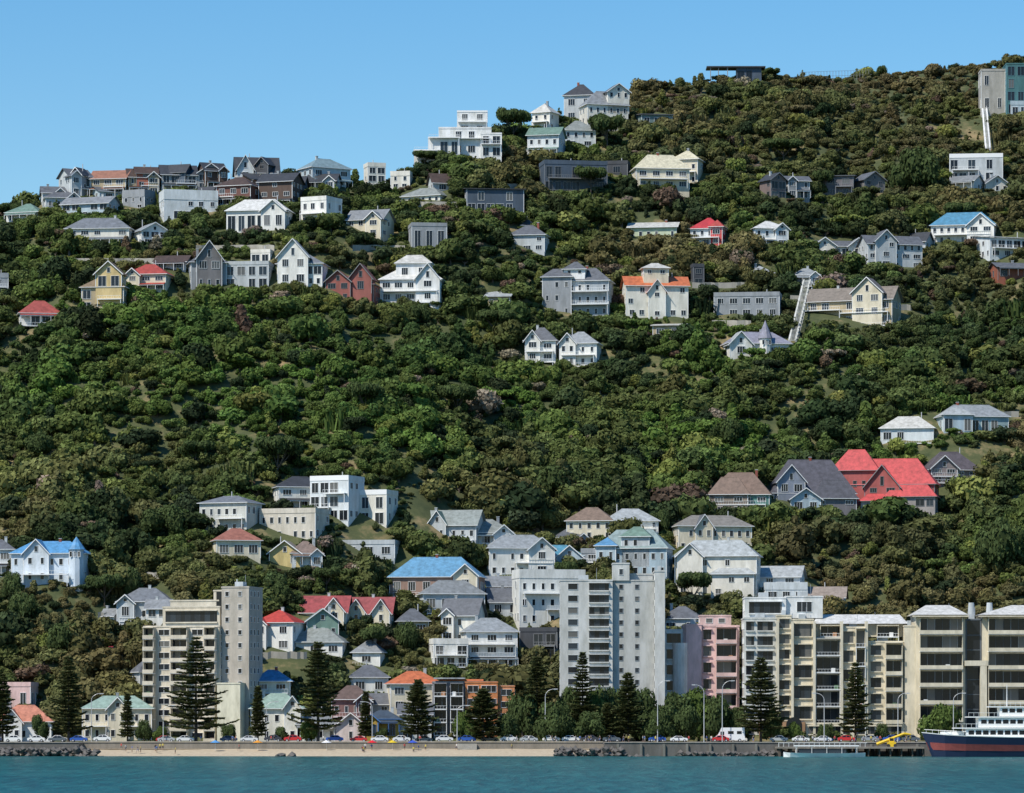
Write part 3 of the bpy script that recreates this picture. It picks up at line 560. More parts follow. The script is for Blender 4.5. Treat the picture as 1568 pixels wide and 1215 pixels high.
q=Parts(); q.box('carriageway',mat('wall',(.05,.05,.052)),-1700,1700,1020,1031,ZF-.3,ZF+.004); q.box('footpath',mat('wall',(.33,.32,.3)),-1700,1700,1031.001,1035,ZF-.3,ZF+.13); q.box('promenade',mat('wall',(.3,.27,.23)),-1700,1700,1014,1019.999,ZF-.3,ZF+.13)
x=-180
while x<200: q.box('lane_markings',mat('paint',WH),x,x+3,1025.4,1025.52,ZF+.0045,ZF+.008); x+=9
simple('waterfront_road',q)
def rocks(name,u0,u1,y,zt,n,seed):
    R=random.Random(seed); V=[];Fc=[]
    for i in range(n):
        c=Vector((xu(R.uniform(u0,u1),y),y+R.uniform(-3,1),R.uniform(-.4,zt))); r=R.uniform(.4,1.1); k=len(V)
        g=[(1,0,0),(-1,0,0),(0,1,0),(0,-1,0),(0,0,1),(0,0,-1),(.7,.7,.5),(-.7,-.7,.5),(.7,-.7,.4),(-.7,.7,.4)]
        bm=bmesh.new()
        for v in g: bm.verts.new(c+Vector(v)*r*R.uniform(.7,1.2))
        bmesh.ops.convex_hull(bm,input=bm.verts); bm.verts.index_update()
        V+=[tuple(v.co) for v in bm.verts]; Fc+=[[v.index+k for v in f.verts] for f in bm.faces]; bm.free()
    me=bpy.data.meshes.new(name); me.from_pydata(V,[],Fc); me.materials.append(mat('wall',(.12,.11,.1))); link(bpy.data.objects.new(name,me))
rocks('rock_revetment',-60,150,999,1.6,200,3); rocks('rock_revetment',850,960,998,1.6,90,4)
rocks('tidal_rocks',425,460,992,.1,8,5); rocks('tidal_rocks',960,1000,990,.1,8,6); rocks('rock_revetment',1040,1200,998,.8,120,9)
# ------------------------------------------------------------------ foliage
def leafmat(name,mult=1.0,inst=True,col=(.05,.09,.025)):
    m=bpy.data.materials.new(name); m.use_nodes=True; N=m.node_tree.nodes; K=m.node_tree.links; N.remove(N["Principled BSDF"]); p=N.new("ShaderNodeBsdfDiffuse"); tr=N.new("ShaderNodeBsdfTranslucent"); mx=N.new("ShaderNodeMixShader"); mx.inputs[0].default_value=.22
    K.new(p.outputs[0],mx.inputs[1]); K.new(tr.outputs[0],mx.inputs[2]); K.new(mx.outputs[0],N["Material Output"].inputs[0])
    lv=N.new("ShaderNodeAttribute"); lv.attribute_name='lv'
    vm=N.new("ShaderNodeVectorMath"); vm.operation='SCALE'
    if inst:
        t=N.new("ShaderNodeAttribute"); t.attribute_type='INSTANCER'; t.attribute_name='tint'; K.new(t.outputs["Vector"],vm.inputs[0])
    else: vm.inputs[0].default_value=col
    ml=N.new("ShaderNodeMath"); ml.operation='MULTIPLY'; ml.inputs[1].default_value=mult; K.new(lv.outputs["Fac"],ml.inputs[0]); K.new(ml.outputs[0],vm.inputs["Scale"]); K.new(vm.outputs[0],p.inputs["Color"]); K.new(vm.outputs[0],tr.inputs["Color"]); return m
def crown(name,rs,nl,R,ht,leaves,ls,lm,shape='round',trunk=.12,tb=-1.2,up=.25,lobe=1.0,core=.86,spread=.4):
    rng=np.random.default_rng(rs); C=[];RR=[]
    for i in range(nl):
        th=rng.uniform(0,2*pi); rr=R*(.72*math.sqrt(rng.random())) if i else 0; fz=rng.random()
        if shape=='round': z=ht*(.35+.4*fz)*(1-.45*(rr/R)**2); r=R*rng.uniform(.34,.52)
        elif shape=='flat': z=ht*(.72+.16*fz); r=R*rng.uniform(.22,.34); rr*=1.25
        elif shape=='tall': z=ht*(.15+.7*fz); rr*=(1.1-fz); r=R*rng.uniform(.3,.5)*(1.15-.6*fz)
        C.append((rr*cos(th),rr*sin(th),z)); RR.append(r*lobe)
    C=np.array(C);RR=np.array(RR); LB_=rng.uniform(.82,1.2,nl)
    w_=RR**2/np.sum(RR**2); li=rng.choice(nl,leaves,p=w_)
    d=rng.normal(size=(leaves,3)); d[:,2]+=up*1.2; d/=np.linalg.norm(d,axis=1)[:,None]
    sq=np.array([1,1,.8 if shape!='flat' else .55])
    P=C[li]+d*RR[li][:,None]*sq*rng.uniform(.85,1.12,leaves)[:,None]
    nr=d+rng.normal(size=d.shape)*spread; nr/=np.linalg.norm(nr,axis=1)[:,None]
    t=np.cross(nr,rng.normal(size=d.shape)); t/=np.linalg.norm(t,axis=1)[:,None]; bt=np.cross(nr,t)
    s=ls*rng.uniform(.5,1.35,leaves)[:,None]
    V=np.stack([P-t*s-bt*s*.5,P+t*s*.3-bt*s*.7,P+t*s+bt*s*.5,P-t*s*.3+bt*s*.7],1).reshape(-1,3)
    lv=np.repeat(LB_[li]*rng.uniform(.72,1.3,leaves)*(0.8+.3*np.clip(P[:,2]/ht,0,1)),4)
    Fc=np.arange(leaves*4).reshape(-1,4).tolist(); V=V.tolist(); lv=lv.tolist(); mi=[0]*len(Fc)
    bm=bmesh.new(); bmesh.ops.create_icosphere(bm,subdivisions=1,radius=1); bm.verts.index_update()
    iv=[v.co.copy() for v in bm.verts]; ifc=[[v.index for v in f.verts] for f in bm.faces]; bm.free()
    for c,r in zip(C,RR):
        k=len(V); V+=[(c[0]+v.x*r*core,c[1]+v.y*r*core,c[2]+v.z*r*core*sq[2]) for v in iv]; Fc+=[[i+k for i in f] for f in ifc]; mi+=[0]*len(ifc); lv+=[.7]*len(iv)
    pp=Parts(); pp.cyl('t',None,(0,0,tb),(0,0,ht*.45),trunk,trunk*.6,6)
    for c,r in list(zip(C,RR))[:7]: pp.cyl('t',None,(0,0,ht*.25),tuple(c),trunk*.45,trunk*.2,5)
    v,f,_,_=pp.p['t']; k=len(V); V+=v; Fc+=[[i+k for i in q] for q in f]; mi+=[1]*len(f); lv+=[1]*len(v)
    me=bpy.data.meshes.new(name); me.from_pydata(V,[],Fc); me.polygons.foreach_set('material_index',mi)
    a=me.attributes.new('lv','FLOAT','POINT'); a.data.foreach_set('value',lv)
    me.materials.append(lm); me.materials.append(mat('wall',(.1,.08,.06))); return me
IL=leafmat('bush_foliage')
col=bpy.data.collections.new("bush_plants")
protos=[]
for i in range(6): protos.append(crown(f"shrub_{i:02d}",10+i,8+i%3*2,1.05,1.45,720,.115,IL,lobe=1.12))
for i in range(2): protos.append(crown(f"shrub_t{i:02d}",40+i,11,.85,2.2,850,.11,IL,'tall',lobe=1.1))
for i in range(2): protos.append(crown(f"shrub_u{i:02d}",50+i,12,1.25,1.3,800,.11,IL,'flat',lobe=1.25))
def tuft(name,seed,n=160):
    R=random.Random(seed);V=[];Fc=[];lv=[]
    for i in range(n):
        th=R.uniform(0,2*pi);l=R.uniform(.6,1.3);bx=R.gauss(0,.35);by=R.gauss(0,.35);o=R.uniform(.2,.8);k=len(V);w2=.06
        px,py=-sin(th)*w2,cos(th)*w2
        V+=[(bx-px,by-py,-.3),(bx+px,by+py,-.3),(bx+cos(th)*o*.5+px,by+sin(th)*o*.5+py,l*.8),(bx+cos(th)*o*.5-px,by+sin(th)*o*.5-py,l*.8),(bx+cos(th)*o,by+sin(th)*o,l*.75)]
        Fc+=[(k,k+1,k+2,k+3),(k+3,k+2,k+4)]; lv+=[R.uniform(.6,1.3)]*5
    me=bpy.data.meshes.new(name); me.from_pydata(V,[],Fc); a=me.attributes.new('lv','FLOAT','POINT'); a.data.foreach_set('value',lv); me.materials.append(IL); return me
protos.append(tuft("shrub_v00",3)); protos.append(tuft("shrub_v01",4))
for m in protos: col.objects.link(bpy.data.objects.new(m.name,m))
rng=np.random.default_rng(7)
sp=3.3; gx,gy=np.meshgrid(np.arange(-290,290,sp),np.arange(1046,1640,sp)); X=gx.ravel()+rng.uniform(-.5,.5,gx.size)*sp*1.3; Y=gy.ravel()+rng.uniform(-.5,.5,gx.size)*sp*1.3
n1_=len(X)
Xu=[];Yu=[]
for (hx,yf_,yc,hw,bz) in EXC:
    if hw<2.5: continue
    k=int(hw*9); Xu.append(hx+rng.uniform(-hw-5,hw+5,k)); Yu.append(rng.uniform(yf_-9,yc+6,k))
Xu=np.concatenate(Xu);Yu=np.concatenate(Yu); X=np.concatenate([X,Xu]);Y=np.concatenate([Y,Yu]); und=np.arange(len(X))>=n1_
u=784+F*X/Y; Yr=np.interp(u,DU,DY); ok=(np.abs(X/Y)<.155)&(Y<Yr+15)&(Y>1048); X=X[ok];Y=Y[ok];u=u[ok];Yr=Yr[ok];und=und[ok]
Z=hgt(X,Y); v=HV-(Z-CH)/Y*F; t=(Y-Y0)/(Yr-Y0); n=len(X)
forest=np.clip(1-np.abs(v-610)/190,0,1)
big=fb(X/30,Y/30,21,3)
R_=rng.lognormal(.84,.32,n); R_=np.clip(R_,1.2,4.4)*(.8+.45*(big>.56))
R_=np.where(rng.random(n)<.035,rng.uniform(4.2,5.8,n),R_)
lower=(v>760); R_=np.where(lower&(rng.random(n)<.25),R_*1.4,R_)
top=t>.93; R_=np.where(top,R_*.75,R_); R_=np.where((u>1000)&(v<260),R_*.85,R_)
R_=np.where(und,rng.uniform(.6,1.25,n),R_)
idx=rng.choice(10,n,p=[.135,.135,.135,.135,.13,.13,.08,.08,.02,.02])
def C3(c): return np.array(c)
base=np.tile(C3((.098,.122,.042)),(n,1))
def mixc(b,c,k): k=np.clip(k,0,1)[:,None]; return b*(1-k)+C3(c)*k
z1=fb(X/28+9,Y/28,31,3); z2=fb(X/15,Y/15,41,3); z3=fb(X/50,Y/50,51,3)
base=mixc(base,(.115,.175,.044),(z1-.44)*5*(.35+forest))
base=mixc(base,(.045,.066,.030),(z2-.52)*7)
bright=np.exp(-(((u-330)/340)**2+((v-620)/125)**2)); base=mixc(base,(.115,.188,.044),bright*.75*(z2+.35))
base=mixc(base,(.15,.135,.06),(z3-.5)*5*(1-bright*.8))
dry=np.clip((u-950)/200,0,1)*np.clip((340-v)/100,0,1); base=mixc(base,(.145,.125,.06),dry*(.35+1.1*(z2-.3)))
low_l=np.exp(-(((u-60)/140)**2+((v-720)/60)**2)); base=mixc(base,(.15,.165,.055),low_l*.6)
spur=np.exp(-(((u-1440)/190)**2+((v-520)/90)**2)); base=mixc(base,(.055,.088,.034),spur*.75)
rr=rng.random(n); base=np.where((rr<.018)[:,None],C3((.14,.10,.07)),base); base=np.where(((rr>.05)&(rr<.13))[:,None],C3((.036,.052,.026)),base); base=np.where(((rr>.15)&(rr<.19))[:,None],C3((.17,.19,.055)),base)
base=np.where(((rr>.2)&(rr<.211))[:,None],C3((.24,.2,.15)),base)
base=base*rng.uniform(.76,1.24,(n,1))*rng.uniform(.94,1.06,(n,3))
g=rng.random(n)<np.where(und,.2,.04); idx=np.where(g,rng.choice([10,11],n),idx)
clear=np.zeros(n,bool)
for (cu,cv,ru,rv) in [(632,752,20,30),(1495,205,34,22),(1160,116,30,6),(1280,345,38,10),(140,985,16,12),(1380,180,24,6),(1240,180,14,8),(1530,690,30,10),(600,520,16,6),(1190,470,20,6),(990,330,24,6),(20,820,30,10),(1260,118,60,5)]:
    clear|=(((u-cu)/ru)**2+((v-cv)/rv)**2<1)
R_=np.where(clear,R_*.28,R_)
HF=np.array([1.5]*6+[2.3]*2+[1.3]*2+[1.2]*2)[idx]
HT=R_*HF; keep=np.ones(n,bool); tl=rng.random(n); tall=np.where(tl<np.where(v>760,.32,.22),rng.uniform(2,7,n),rng.uniform(.4,2.2,n))
for (hx,yf_,yc,hw,bz) in EXC:
    dx=np.abs(X-hx*Y/yf_); dep=yc-yf_
    inside=(dx<hw+R_*.3)&(Y>yf_-R_*.5)&(Y<yc+dep+R_*.1); keep&=~inside
    tt=tall if hw>2.5 else np.minimum(tall,1.5)
    fr=(dx<hw+R_*.4)&(Y<=yf_)&(Y>yf_-40)
    lim=np.maximum(.6,(bz+tt-Z)); sc=np.where(fr,np.minimum(1,lim/np.maximum(HT,.1)),1.0)
    R_=R_*np.clip(sc*1.15,0,1); HT=HT*sc
X=X[keep];Y=Y[keep];Z=Z[keep];R_=R_[keep];HT=HT[keep];HF=HF[keep];idx=idx[keep];base=base[keep]; n=len(X)
ZS=np.clip(HT/(R_*HF),.4,1)
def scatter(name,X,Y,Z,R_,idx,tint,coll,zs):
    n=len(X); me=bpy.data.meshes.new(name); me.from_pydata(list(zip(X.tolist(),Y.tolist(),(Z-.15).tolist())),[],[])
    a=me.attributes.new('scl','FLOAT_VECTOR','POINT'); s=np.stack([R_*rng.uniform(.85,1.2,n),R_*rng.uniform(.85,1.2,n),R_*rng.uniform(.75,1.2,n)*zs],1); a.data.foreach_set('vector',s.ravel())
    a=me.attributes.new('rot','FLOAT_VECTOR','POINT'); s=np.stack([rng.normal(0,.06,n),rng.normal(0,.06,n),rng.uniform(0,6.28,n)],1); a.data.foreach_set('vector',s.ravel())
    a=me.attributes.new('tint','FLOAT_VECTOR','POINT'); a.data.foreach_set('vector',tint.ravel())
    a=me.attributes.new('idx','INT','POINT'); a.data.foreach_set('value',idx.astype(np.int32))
    ob=link(bpy.data.objects.new(name,me)); ng=bpy.data.node_groups.new(name,'GeometryNodeTree')
    ng.interface.new_socket('Geometry',in_out='INPUT',socket_type='NodeSocketGeometry'); ng.interface.new_socket('Geometry',in_out='OUTPUT',socket_type='NodeSocketGeometry')
    N=ng.nodes;K=ng.links; gi=N.new('NodeGroupInput');go=N.new('NodeGroupOutput'); ip=N.new('GeometryNodeInstanceOnPoints'); ci=N.new('GeometryNodeCollectionInfo')
    ci.inputs['Collection'].default_value=coll; ci.inputs['Separate Children'].default_value=True; ci.inputs['Reset Children'].default_value=True
    def na(nm,tp): q=N.new('GeometryNodeInputNamedAttribute'); q.data_type=tp; q.inputs['Name'].default_value=nm; return [o for o in q.outputs if o.enabled and o.name=='Attribute'][0]
    er=N.new('FunctionNodeEulerToRotation'); K.new(na('rot','FLOAT_VECTOR'),er.inputs[0])
    K.new(gi.outputs[0],ip.inputs['Points']); K.new(ci.outputs[0],ip.inputs['Instance']); ip.inputs['Pick Instance'].default_value=True
    K.new(na('idx','INT'),ip.inputs['Instance Index']); K.new(er.outputs[0],ip.inputs['Rotation']); K.new(na('scl','FLOAT_VECTOR'),ip.inputs['Scale']); K.new(ip.outputs[0],go.inputs[0])
    md=ob.modifiers.new('scatter','NODES'); md.node_group=ng; return ob
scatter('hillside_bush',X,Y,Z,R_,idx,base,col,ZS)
print("bush",n)
# ------------------------------------------------------------------ individual trees
def norfolk(name,H_,Wd,seed,lm):
    R=random.Random(seed);V=[];Fc=[];lv=[];mi=[]
    pp=Parts(); pp.cyl('t',None,(0,0,-.5),(0,0,H_*.98),H_*.017,.04,8)
    z=H_*.13
    while z<H_*.985:
        f=(z/H_); L_=Wd/2*min(1,(1-f)**.7*1.12+.03)*R.uniform(.8,1.12); nb=R.randint(5,7); ph=R.uniform(0,6.28); tb=R.uniform(.8,1.2)
        for i in range(nb):
            a=ph+2*pi*i/nb+R.uniform(-.2,.2); l=L_*R.uniform(.6,1.12); rise=l*R.uniform(-.04,.2)
            tip=(cos(a)*l,sin(a)*l,z+rise); pp.cyl('t',None,(0,0,z),tip,.08,.03,4)
            m=max(5,int(l*8))
            for j in range(m):
                q=(j+.5+R.uniform(-.4,.4))/m*.87+.15; c=Vector((cos(a)*l*q,sin(a)*l*q,z+rise*q*q*1.2)); wd=.66*(1.2-q*.5)
                for sgn in (-1,1,0):
                    if sgn: sd=Vector((-sin(a)*sgn,cos(a)*sgn,R.uniform(-.2,.55)))*wd*R.uniform(.6,1.5)
                    elif R.random()<.8: sd=Vector((R.uniform(-.5,.5),R.uniform(-.5,.5),R.choice([.65,.65,-.4])))*wd*R.uniform(.5,1.1)
                    else: continue
                    al=Vector((cos(a),sin(a),.1))*.22; k=len(V)
                    V+=[tuple(c-al),tuple(c+al),tuple(c+al*2.1+sd),tuple(c+al*.3+sd)]; Fc.append((k,k+1,k+2,k+3)); mi.append(0); lv+=[tb*R.uniform(.55,1.4)]*4
        z+=max(.5,H_*.036)*R.uniform(.75,1.3)*(1.2-.5*f)
    v,f,_,_=pp.p['t']; k=len(V); V+=v; Fc+=[[i+k for i in q] for q in f]; mi+=[1]*len(f); lv+=[1]*len(v)
    me=bpy.data.meshes.new(name); me.from_pydata(V,[],Fc); me.polygons.foreach_set('material_index',mi); a=me.attributes.new('lv','FLOAT','POINT'); a.data.foreach_set('value',lv)
    me.materials.append(lm); me.materials.append(mat('wall',(.09,.07,.055))); return me
PL=leafmat('pine_needles',1,False,(.13,.145,.062)); PD=leafmat('pohutukawa_leaves',1,False,(.072,.1,.038)); PG=leafmat('tree_leaves',1,False,(.1,.145,.04))
for i,(uu,vt,wp,yy) in enumerate([(300,974,112,1017),(487,982,90,1017),(105,1005,66,1018),(395,1050,30,1018),(640,1040,68,1018),(740,1054,80,1017),(892,998,50,1034),(962,1030,62,1018),(1165,1006,84,1018),(1310,1014,54,1018),(4,1030,50,1018),(822,1004,72,1037),(195,1063,26,1018),(-60,1000,60,1018),(1640,1010,70,1018),(930,1076,46,1018),(560,1060,24,1036)]):
    Hh=CH+(HV-vt)/F*yy-ZF; me=norfolk('norfolk_pine',Hh,wp*yy/F,i,PL); o=link(bpy.data.objects.new('norfolk_pine',me)); o.location=(xu(uu,yy),yy,ZF)
poh=[crown(f'pohutukawa_{i}',80+i,14,1.0,1.45,3000,.06,PD,'round',.07,-.1) for i in range(3)]+[crown('broadleaf',90,14,1,1.5,3000,.06,PG,'round',.07,-.1)]
R=random.Random(5)
for i,(uu,vt,wp,yy) in enumerate([(800,1050,54,1036),(850,1066,62,1018),(870,1040,56,1042),(905,1046,56,1040),(935,1038,54,1042),(985,1044,68,1038),(1030,1050,74,1036),(1070,1040,70,1040),(1100,1056,64,1038),(1010,1080,54,1018),(1050,1072,50,1018),(1440,1068,70,1018),(775,1086,44,1018),(905,1084,54,1018),(60,1088,30,1018),(715,1080,44,1018),(1130,1074,36,1038),(220,1098,26,1036),(1185,1078,34,1018),(470,1098,36,1018),(860,1092,50,1018),(20,870,40,None),(200,860,40,None),(245,1108,24,1036),(350,1104,26,1036),(430,1110,24,1018),(585,1112,22,1036),(1215,1100,24,1018),(1265,1104,26,1018),(1350,1104,24,1018)]):
    if yy is None: Pz=site(uu,930); 
    else: Pz=Vector((xu(uu,yy),yy,ZF))
    top=CH+(HV-vt)/F*Pz.y-Pz.z; rad=wp*Pz.y/F/2
    o=link(bpy.data.objects.new('pohutukawa_tree',poh[i%4])); o.location=Pz; o.scale=(rad/1.05,rad/1.05,top/1.5); o.rotation_euler=(0,0,R.uniform(0,6))
mac=[crown(f'macrocarpa_{i}',100+i,22,1,1.3,3500,.06,PD,'flat',.05,-.4,lobe=1.25) for i in range(2)]+[crown(f'macrocarpa_r{i}',110+i,16,1,1.4,3200,.06,PD,'round',.05,-.4) for i in range(2)]
for j,(uu,vb,vt,wp) in enumerate([(786,205,154,58),(930,230,176,60),(860,770,706,90),(1400,300,222,90),(560,640,585,60),(425,735,668,76),(250,830,772,76),(1530,880,790,90),(905,300,255,50),(1180,120,98,30),(1350,118,100,18),(40,960,905,66),(160,930,880,56),(1060,930,876,60),(640,500,465,40),(20,310,290,60),(760,520,474,56),(650,256,232,40),(560,900,868,50),(470,800,772,40),(1200,250,212,60),(700,640,590,60),(100,1010,950,70),(620,1000,950,50),(570,1010,960,44),(1260,300,262,34),(380,920,882,50),(60,700,660,50),(1470,350,310,46),(300,720,676,60),(1110,690,640,60),(680,870,838,40),(500,905,868,44),(865,905,860,40),(1010,820,780,34),(430,930,890,40),(760,1010,960,36)]):
    P=site(uu,vb); o=link(bpy.data.objects.new('macrocarpa_tree',mac[0] if j==0 else mac[2+j%2] if wp>80 else mac[j%4])); k=P.y/F; o.location=P; o.scale=(wp*k/2.4,wp*k/2.4,(vb-vt)*k/1.35); o.rotation_euler=(0,0,uu)
# ------------------------------------------------------------------ vehicles
def car_mesh(c,van=False):
    p=Parts(); body=mat('paint',c); gl=GL[1]; bk=mat('wall',(.02,.02,.02))
    if not van: prof=[(-2.1,.35),(-2.15,.75),(-1.9,.95),(-1.2,1.0),(-.6,1.42),(.75,1.45),(1.5,1.02),(2.05,.92),(2.15,.6),(2.1,.35)]
    else: prof=[(-3,.4),(-3.1,1.1),(-2.7,1.4),(-2.3,2.0),(-1.9,2.9),(2.9,2.9),(3,.4)]
    k=len(prof); V=[(x,-.85,z) for x,z in prof]+[(x,.85,z) for x,z in prof]
    if not van:
        for i in (4,5,k+4,k+5): V[i]=(V[i][0],V[i][1]*.8,V[i][2])
    Fc=[list(range(k))[::-1],list(range(k,2*k))]+[(i,(i+1)%k,(i+1)%k+k,i+k) for i in range(k)]
    p.add('b',body,V,Fc)
    for s in (-1,1):
        if not van: p.add('g',gl,[(-1.05,s*.87,1.02),(-.55,s*.76,1.36),(.7,s*.76,1.38),(1.3,s*.87,1.03)],[(0,1,2,3)]); p.add('g',body,[(.05,s*.89,1.0),(.05,s*.77,1.4),(.15,s*.77,1.4),(.15,s*.89,1.0)],[(0,1,2,3)])
        else:
            p.box('g',gl,-2.2,-1.4,s*.86-.01,s*.86+.01,1.4,2.1); p.box('g',gl,-.6,.6,s*.86-.01,s*.86+.01,1.6,2.2); p.box('g',gl,1.3,2.3,s*.86-.01,s*.86+.01,1.6,2.2)
        for x in ((-1.35,1.35) if not van else (-2,1.9)):
            p.cyl('w',bk,(x,s*.7,.33),(x,s*.89,.33),.34,.34,14); p.cyl('w',mat('paint',(.5,.5,.5)),(x,s*.89,.33),(x,s*.9,.33),.19,.19,10)
    if not van: p.add('g',gl,[(-1.15,-.75,1.03),(-1.15,.75,1.03),(-.62,.62,1.42),(-.62,-.62,1.42)],[(0,1,2,3)])
    return p.mesh('parked_car')
ccol=[(.7,.7,.7),(.8,.8,.8),(.05,.05,.06),(.3,.32,.34),(.55,.03,.03),(.03,.1,.4),(.1,.12,.14),(.78,.78,.75),(.25,.3,.35),(.4,.42,.43),(.04,.06,.12)]
cms=[car_mesh(c) for c in ccol]
R=random.Random(11); uu=-40
while uu<1420:
    if R.random()<.9:
        for yy in ((1015.5,) if R.random()<.5 else (1015.5,1029.5)):
            if yy<1016 and any(abs(uu-t_)<14 for t_ in (300,487,105,640,740,962,1165,1310,1118)): yy=1021.6
            o=link(bpy.data.objects.new('parked_car',R.choice(cms))); o.location=(xu(uu,yy)+R.uniform(-.3,.3),yy,ZF+(.13 if yy<1020 else .005)); o.scale=(1,1,R.uniform(1,1.2)); o.rotation_euler=(0,0,R.choice([0,pi])+R.uniform(-.04,.04))
    uu+=29+R.uniform(0,7)
o=link(bpy.data.objects.new('campervan',car_mesh((.8,.8,.8),True))); o.data.name='campervan'; o.location=(xu(1118,1019),1017,ZF+.13); o.scale=(1.15,1.3,1.2)
o=link(bpy.data.objects.new('parked_car',cms[4])); P=site(172,1002); o.location=P+Vector((0,-1,.3)); 
def lamp(u,y,h,dirn=1):
    p=Parts(); m=mat('paint',(.5,.51,.51)); p.cyl('pole',m,(0,0,0),(0,0,h*.86),.13,.08)
    pr=Vector((0,0,h*.86))
    for i in range(1,7):
        a=i/6*pi/2; q=Vector((dirn*2.2*(1-cos(a)),0,h*.86+h*.14*sin(a))); p.cyl('arm',m,pr,q,.08,.06,6); pr=q
    p.box('lantern',m,pr.x-.1 if dirn>0 else pr.x-.8,pr.x+.8 if dirn>0 else pr.x+.1,-.16,.16,pr.z-.12,pr.z+.08); p.box('lamp_glass',mat('paint',(.7,.7,.65)),pr.x+.1*dirn-.25,pr.x+.1*dirn+.25,-.12,.12,pr.z-.18,pr.z-.121)
    simple('street_lamp',p,(xu(u,y),y,ZF))
for u_,y_,h_,d_ in [(835,1016,13,1),(1007,1014,15,1),(1078,1014,14,-1),(1106,1014,15,1),(140,1032,12,1),(570,1032,10,-1),(700,1014,9,1),(1262,1014,12,-1),(1375,1014,12,1),(408,1032,10,1),(250,1014,9,1),(1460,1014,12,1)]: lamp(u_,y_,h_,d_)
for u_,c_ in [(395,(.7,.3,.03)),(570,(.7,.02,.02)),(601,(.7,.5,.02)),(632,(.05,.1,.5)),(330,(.1,.3,.6)),(500,(.8,.8,.8))]:
    p=Parts(); p.cyl('pole',mat('paint',WH),(0,0,0),(0,0,2.4),.03); p.cyl('canopy',mat('paint',c_),(0,0,1.9),(0,0,2.5),1.3,.05,10); simple('beach_umbrella',p,(xu(u_,1008),1007,1.3))
# ------------------------------------------------------------------ people
def person_mesh(shirt,pants,pose):
    J=[(0,0,.92),(0,0,1.15),(0,0,1.38),(0,0,1.5),(0,0,1.62),(0,0,1.74)]; Rr=[.14,.125,.15,.055,.09,.075]; E=[(0,1),(1,2),(2,3),(3,4),(4,5)]
    def ch(root,pts,rs):
        pr=root
        for q,r in zip(pts,rs): J.append(q);Rr.append(r);E.append((pr,len(J)-1));pr=len(J)-1
    st=.22 if pose==1 else .05
    for s in (-1,1):
        ch(2,[(s*.19,0,1.4),(s*.26,-.04*s*pose,1.14),(s*.27,-.1-.08*s*pose,.9),(s*.27,-.13-.08*s*pose,.8)],[.07,.05,.038,.045])
        ch(0,[(s*.1,0,.86),(s*.11,st*s-.04,.48),(s*.11,st*s*1.2,.09),(s*.11,st*s*1.2-.16,.04)],[.1,.065,.045,.04])
    me=bpy.data.meshes.new('person'); me.from_pydata(J,E,[]); o=link(bpy.data.objects.new('tmp',me)); md=o.modifiers.new('s','SKIN')
    for i,v_ in enumerate(me.skin_vertices[0].data): v_.radius=(Rr[i],Rr[i]*(.75 if i<3 else 1)); v_.use_root=(i==0)
    o.modifiers.new('ss','SUBSURF').levels=1
    dg=bpy.context.evaluated_depsgraph_get(); m2=bpy.data.meshes.new_from_object(o.evaluated_get(dg)); bpy.data.objects.remove(o)
    m2.materials.clear()
    for c in [(.45,.28,.2),shirt,pants,(.05,.03,.02)]: m2.materials.append(mat('wall',c))
    for f in m2.polygons:
        c=f.center; k=0
        if 1.0<c.z<1.46 and not(abs(c.x)>.22 and c.z<1.2): k=1
        elif .5<c.z<=1.0 and abs(c.x)<.22: k=2
        elif c.z>1.68 or (c.z>1.6 and c.y>.03): k=3
        f.material_index=k; f.use_smooth=True
    m2.name='person'; return m2
pms=[person_mesh(a,b_,c) for a,b_,c in [((.7,.7,.7),(.04,.05,.1),1),((.5,.05,.05),(.1,.1,.1),1),((.05,.15,.4),(.4,.35,.25),0),((.6,.5,.1),(.05,.05,.05),0),((.05,.05,.05),(.15,.2,.35),1)]]
R=random.Random(21)
for i in range(70):
    uu=R.uniform(150,1400); onb=uu<840 and R.random()<.65
    yy=R.uniform(1002,1009) if onb else (1013 if uu<920 else R.uniform(1003,1013)); z=float(sand(np.array(xu(uu,yy)),np.array(yy))) if onb else ZF
    o=link(bpy.data.objects.new('person',R.choice(pms))); o.location=(xu(uu,yy),yy,z); o.rotation_euler=(0,0,R.uniform(0,6.28))
# ------------------------------------------------------------------ wharf, launch, ferry
p=Parts(); wd=mat('wall',(.25,.22,.18)); x0=xu(1190,990);x1=xu(1412,990)
p.box('deck',wd,x0,x1,985,998.4,1.9,2.3)
x=x0+.5
while x<x1: 
    for yy in (986,991,996): p.cyl('piles',mat('wall',(.1,.08,.06)),(x,yy,-2),(x,yy,1.899),.22)
    x+=2.6
p.box('railing',mat('paint',WH),x0,xu(1325,990),985.1,985.2,3.2,3.3)
x=x0
while x<xu(1325,990): p.box('railing',mat('paint',WH),x,x+.08,985.1,985.2,2.301,3.199); x+=1.2
simple('timber_wharf',p)
p=Parts()
V=[];secs=[(-9.5,.3,1.2),(-8,1.6,1.0),(-3,2.1,.9),(6,2.1,.9),(9.5,1.8,1.0)]
for x,wd_,h_ in secs: V+=[(x,-wd_,h_),(x,-wd_*.6,-.3),(x,wd_*.6,-.3),(x,wd_,h_)]
Fc=[]
for i in range(4):
    for j in range(4): k=i*4;Fc.append((k+j,k+(j+1)%4,k+4+(j+1)%4,k+4+j))
Fc+=[(0,1,2,3),(19,18,17,16)]
p.add('hull',mat('paint',(.8,.8,.78)),V,Fc); p.box('canopy',mat('paint',WH),-7,8,-2,2,2.5,2.75)
for x in (-6.5,-3,.5,4,7.5): 
    for y in (-1.8,1.8): p.cyl('canopy_posts',mat('paint',WH),(x,y,.9),(x,y,2.5),.06)
p.box('cabin',GL[2],-6,5,-1.5,1.5,.9,1.9)
simple('harbour_launch',p,(xu(1262,975),975,0))
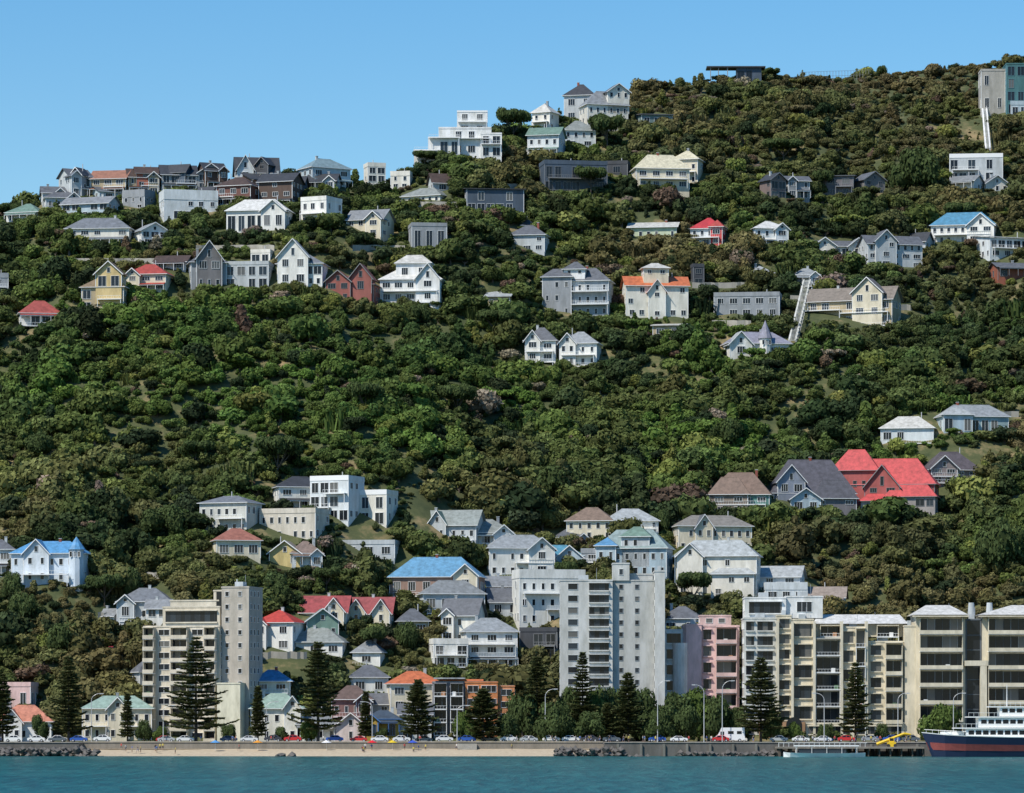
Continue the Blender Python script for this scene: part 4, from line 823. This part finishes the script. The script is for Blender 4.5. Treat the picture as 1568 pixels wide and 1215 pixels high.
p=Parts(); navy=mat('paint',(.02,.03,.07)); rust=mat('wall',(.3,.07,.06)); wh=mat('paint',WH)
secs=[(0,.15,5.6,0.6),(2,1.6,5.4,.3),(5,3.2,5.1,.1),(10,4.3,4.8,0),(20,4.5,4.5,0),(32,4.4,4.4,0),(40,3.8,4.6,0)]
def hull(part,m,za,zb,gr):
    V=[];Fc=[]
    for i,(x,hw,hd,rk) in enumerate(secs):
        for f,s in ((zb,-1),(za,-1),(za,1),(zb,1)):
            z=hd*f; V.append((x+ (1-f)*rk*4,s*(hw*(.6+.4*f)+gr),z))
    for i in range(len(secs)-1):
        for j in range(4): k=i*4;Fc.append((k+j,k+(j+1)%4,k+4+(j+1)%4,k+4+j))
    n=len(V); Fc+=[(0,1,2,3),(n-1,n-2,n-3,n-4)]; p.add(part,m,V,Fc)
hull('hull',navy,-.1,1,0); hull('rust_band',rust,.3,.62,.04); hull('gunwale',wh,1.0,1.04,.05)
for z0,z1,xa,hw in ((4.4,6.6,10,3.6),(6.9,9.2,13,3.2),(9.5,11.6,18,2.6)):
    p.box('cabin',wh,xa,38,-hw,hw,z0,z1); p.box('deck_edge',wh,xa-2.5,39,-hw-.5,hw+.5,z1+.001,z1+.25)
    x=xa+.6
    while x<37: p.box('cabin_windows',GL[1],x,x+1.3,-hw-.03,hw+.03,z0+.8,z0+1.8); x+=1.7
    p.box('deck_rail',wh,xa-2.4,38.9,-hw-.45,-hw-.4,z1+1.1,z1+1.17)
    x=xa-2.4
    while x<38.9: p.box('deck_rail',wh,x,x+.06,-hw-.45,-hw-.4,z1+.251,z1+1.1); x+=1.2
p.box('funnel',navy,28,31,-1,1,11.851,14.5); p.cyl('mast',wh,(20,0,11.8),(20,0,17),.12,.06)
p.box('foredeck_house',wh,4.5,9.8,-2,2,4.9,5.9); p.cyl('bow_rail',wh,(.6,-.5,6.4),(10,-4,5.9),.05); p.cyl('bow_rail',wh,(.6,.5,6.4),(10,4,5.9),.05)
for i in range(7): x=1+i*1.4; p.cyl('bow_rail',wh,(x,-.5-.4*i,5.3-.05*i),(x,-.5-.4*i,6.35-.05*i),.04)
simple('moored_ferry',p,(xu(1414,978),982,0))
p=Parts(); yl=mat('paint',(.75,.5,.02)); p.box('base',yl,-1,1,-1,1,0,1.1); p.cyl('boom',yl,(-3.5,0,.6),(3,0,3.1),.4,.3); p.cyl('boom_tip',yl,(3,0,3.1),(4.6,0,2.9),.35,.2); p.box('cab',yl,-.6,.6,-.7,.7,1.101,2.2); p.box('cab_glass',GL[1],-.45,.45,-.72,.72,1.4,2.0)
for x in (-.8,.8): p.cyl('wheels',mat('wall',(.03,.03,.03)),(x,-1.1,.3),(x,-1.001,.3),.4,.4,12)
simple('yellow_jib_crane',p,(xu(1365,990),990,2.3))
print("objects",len(bpy.data.objects))
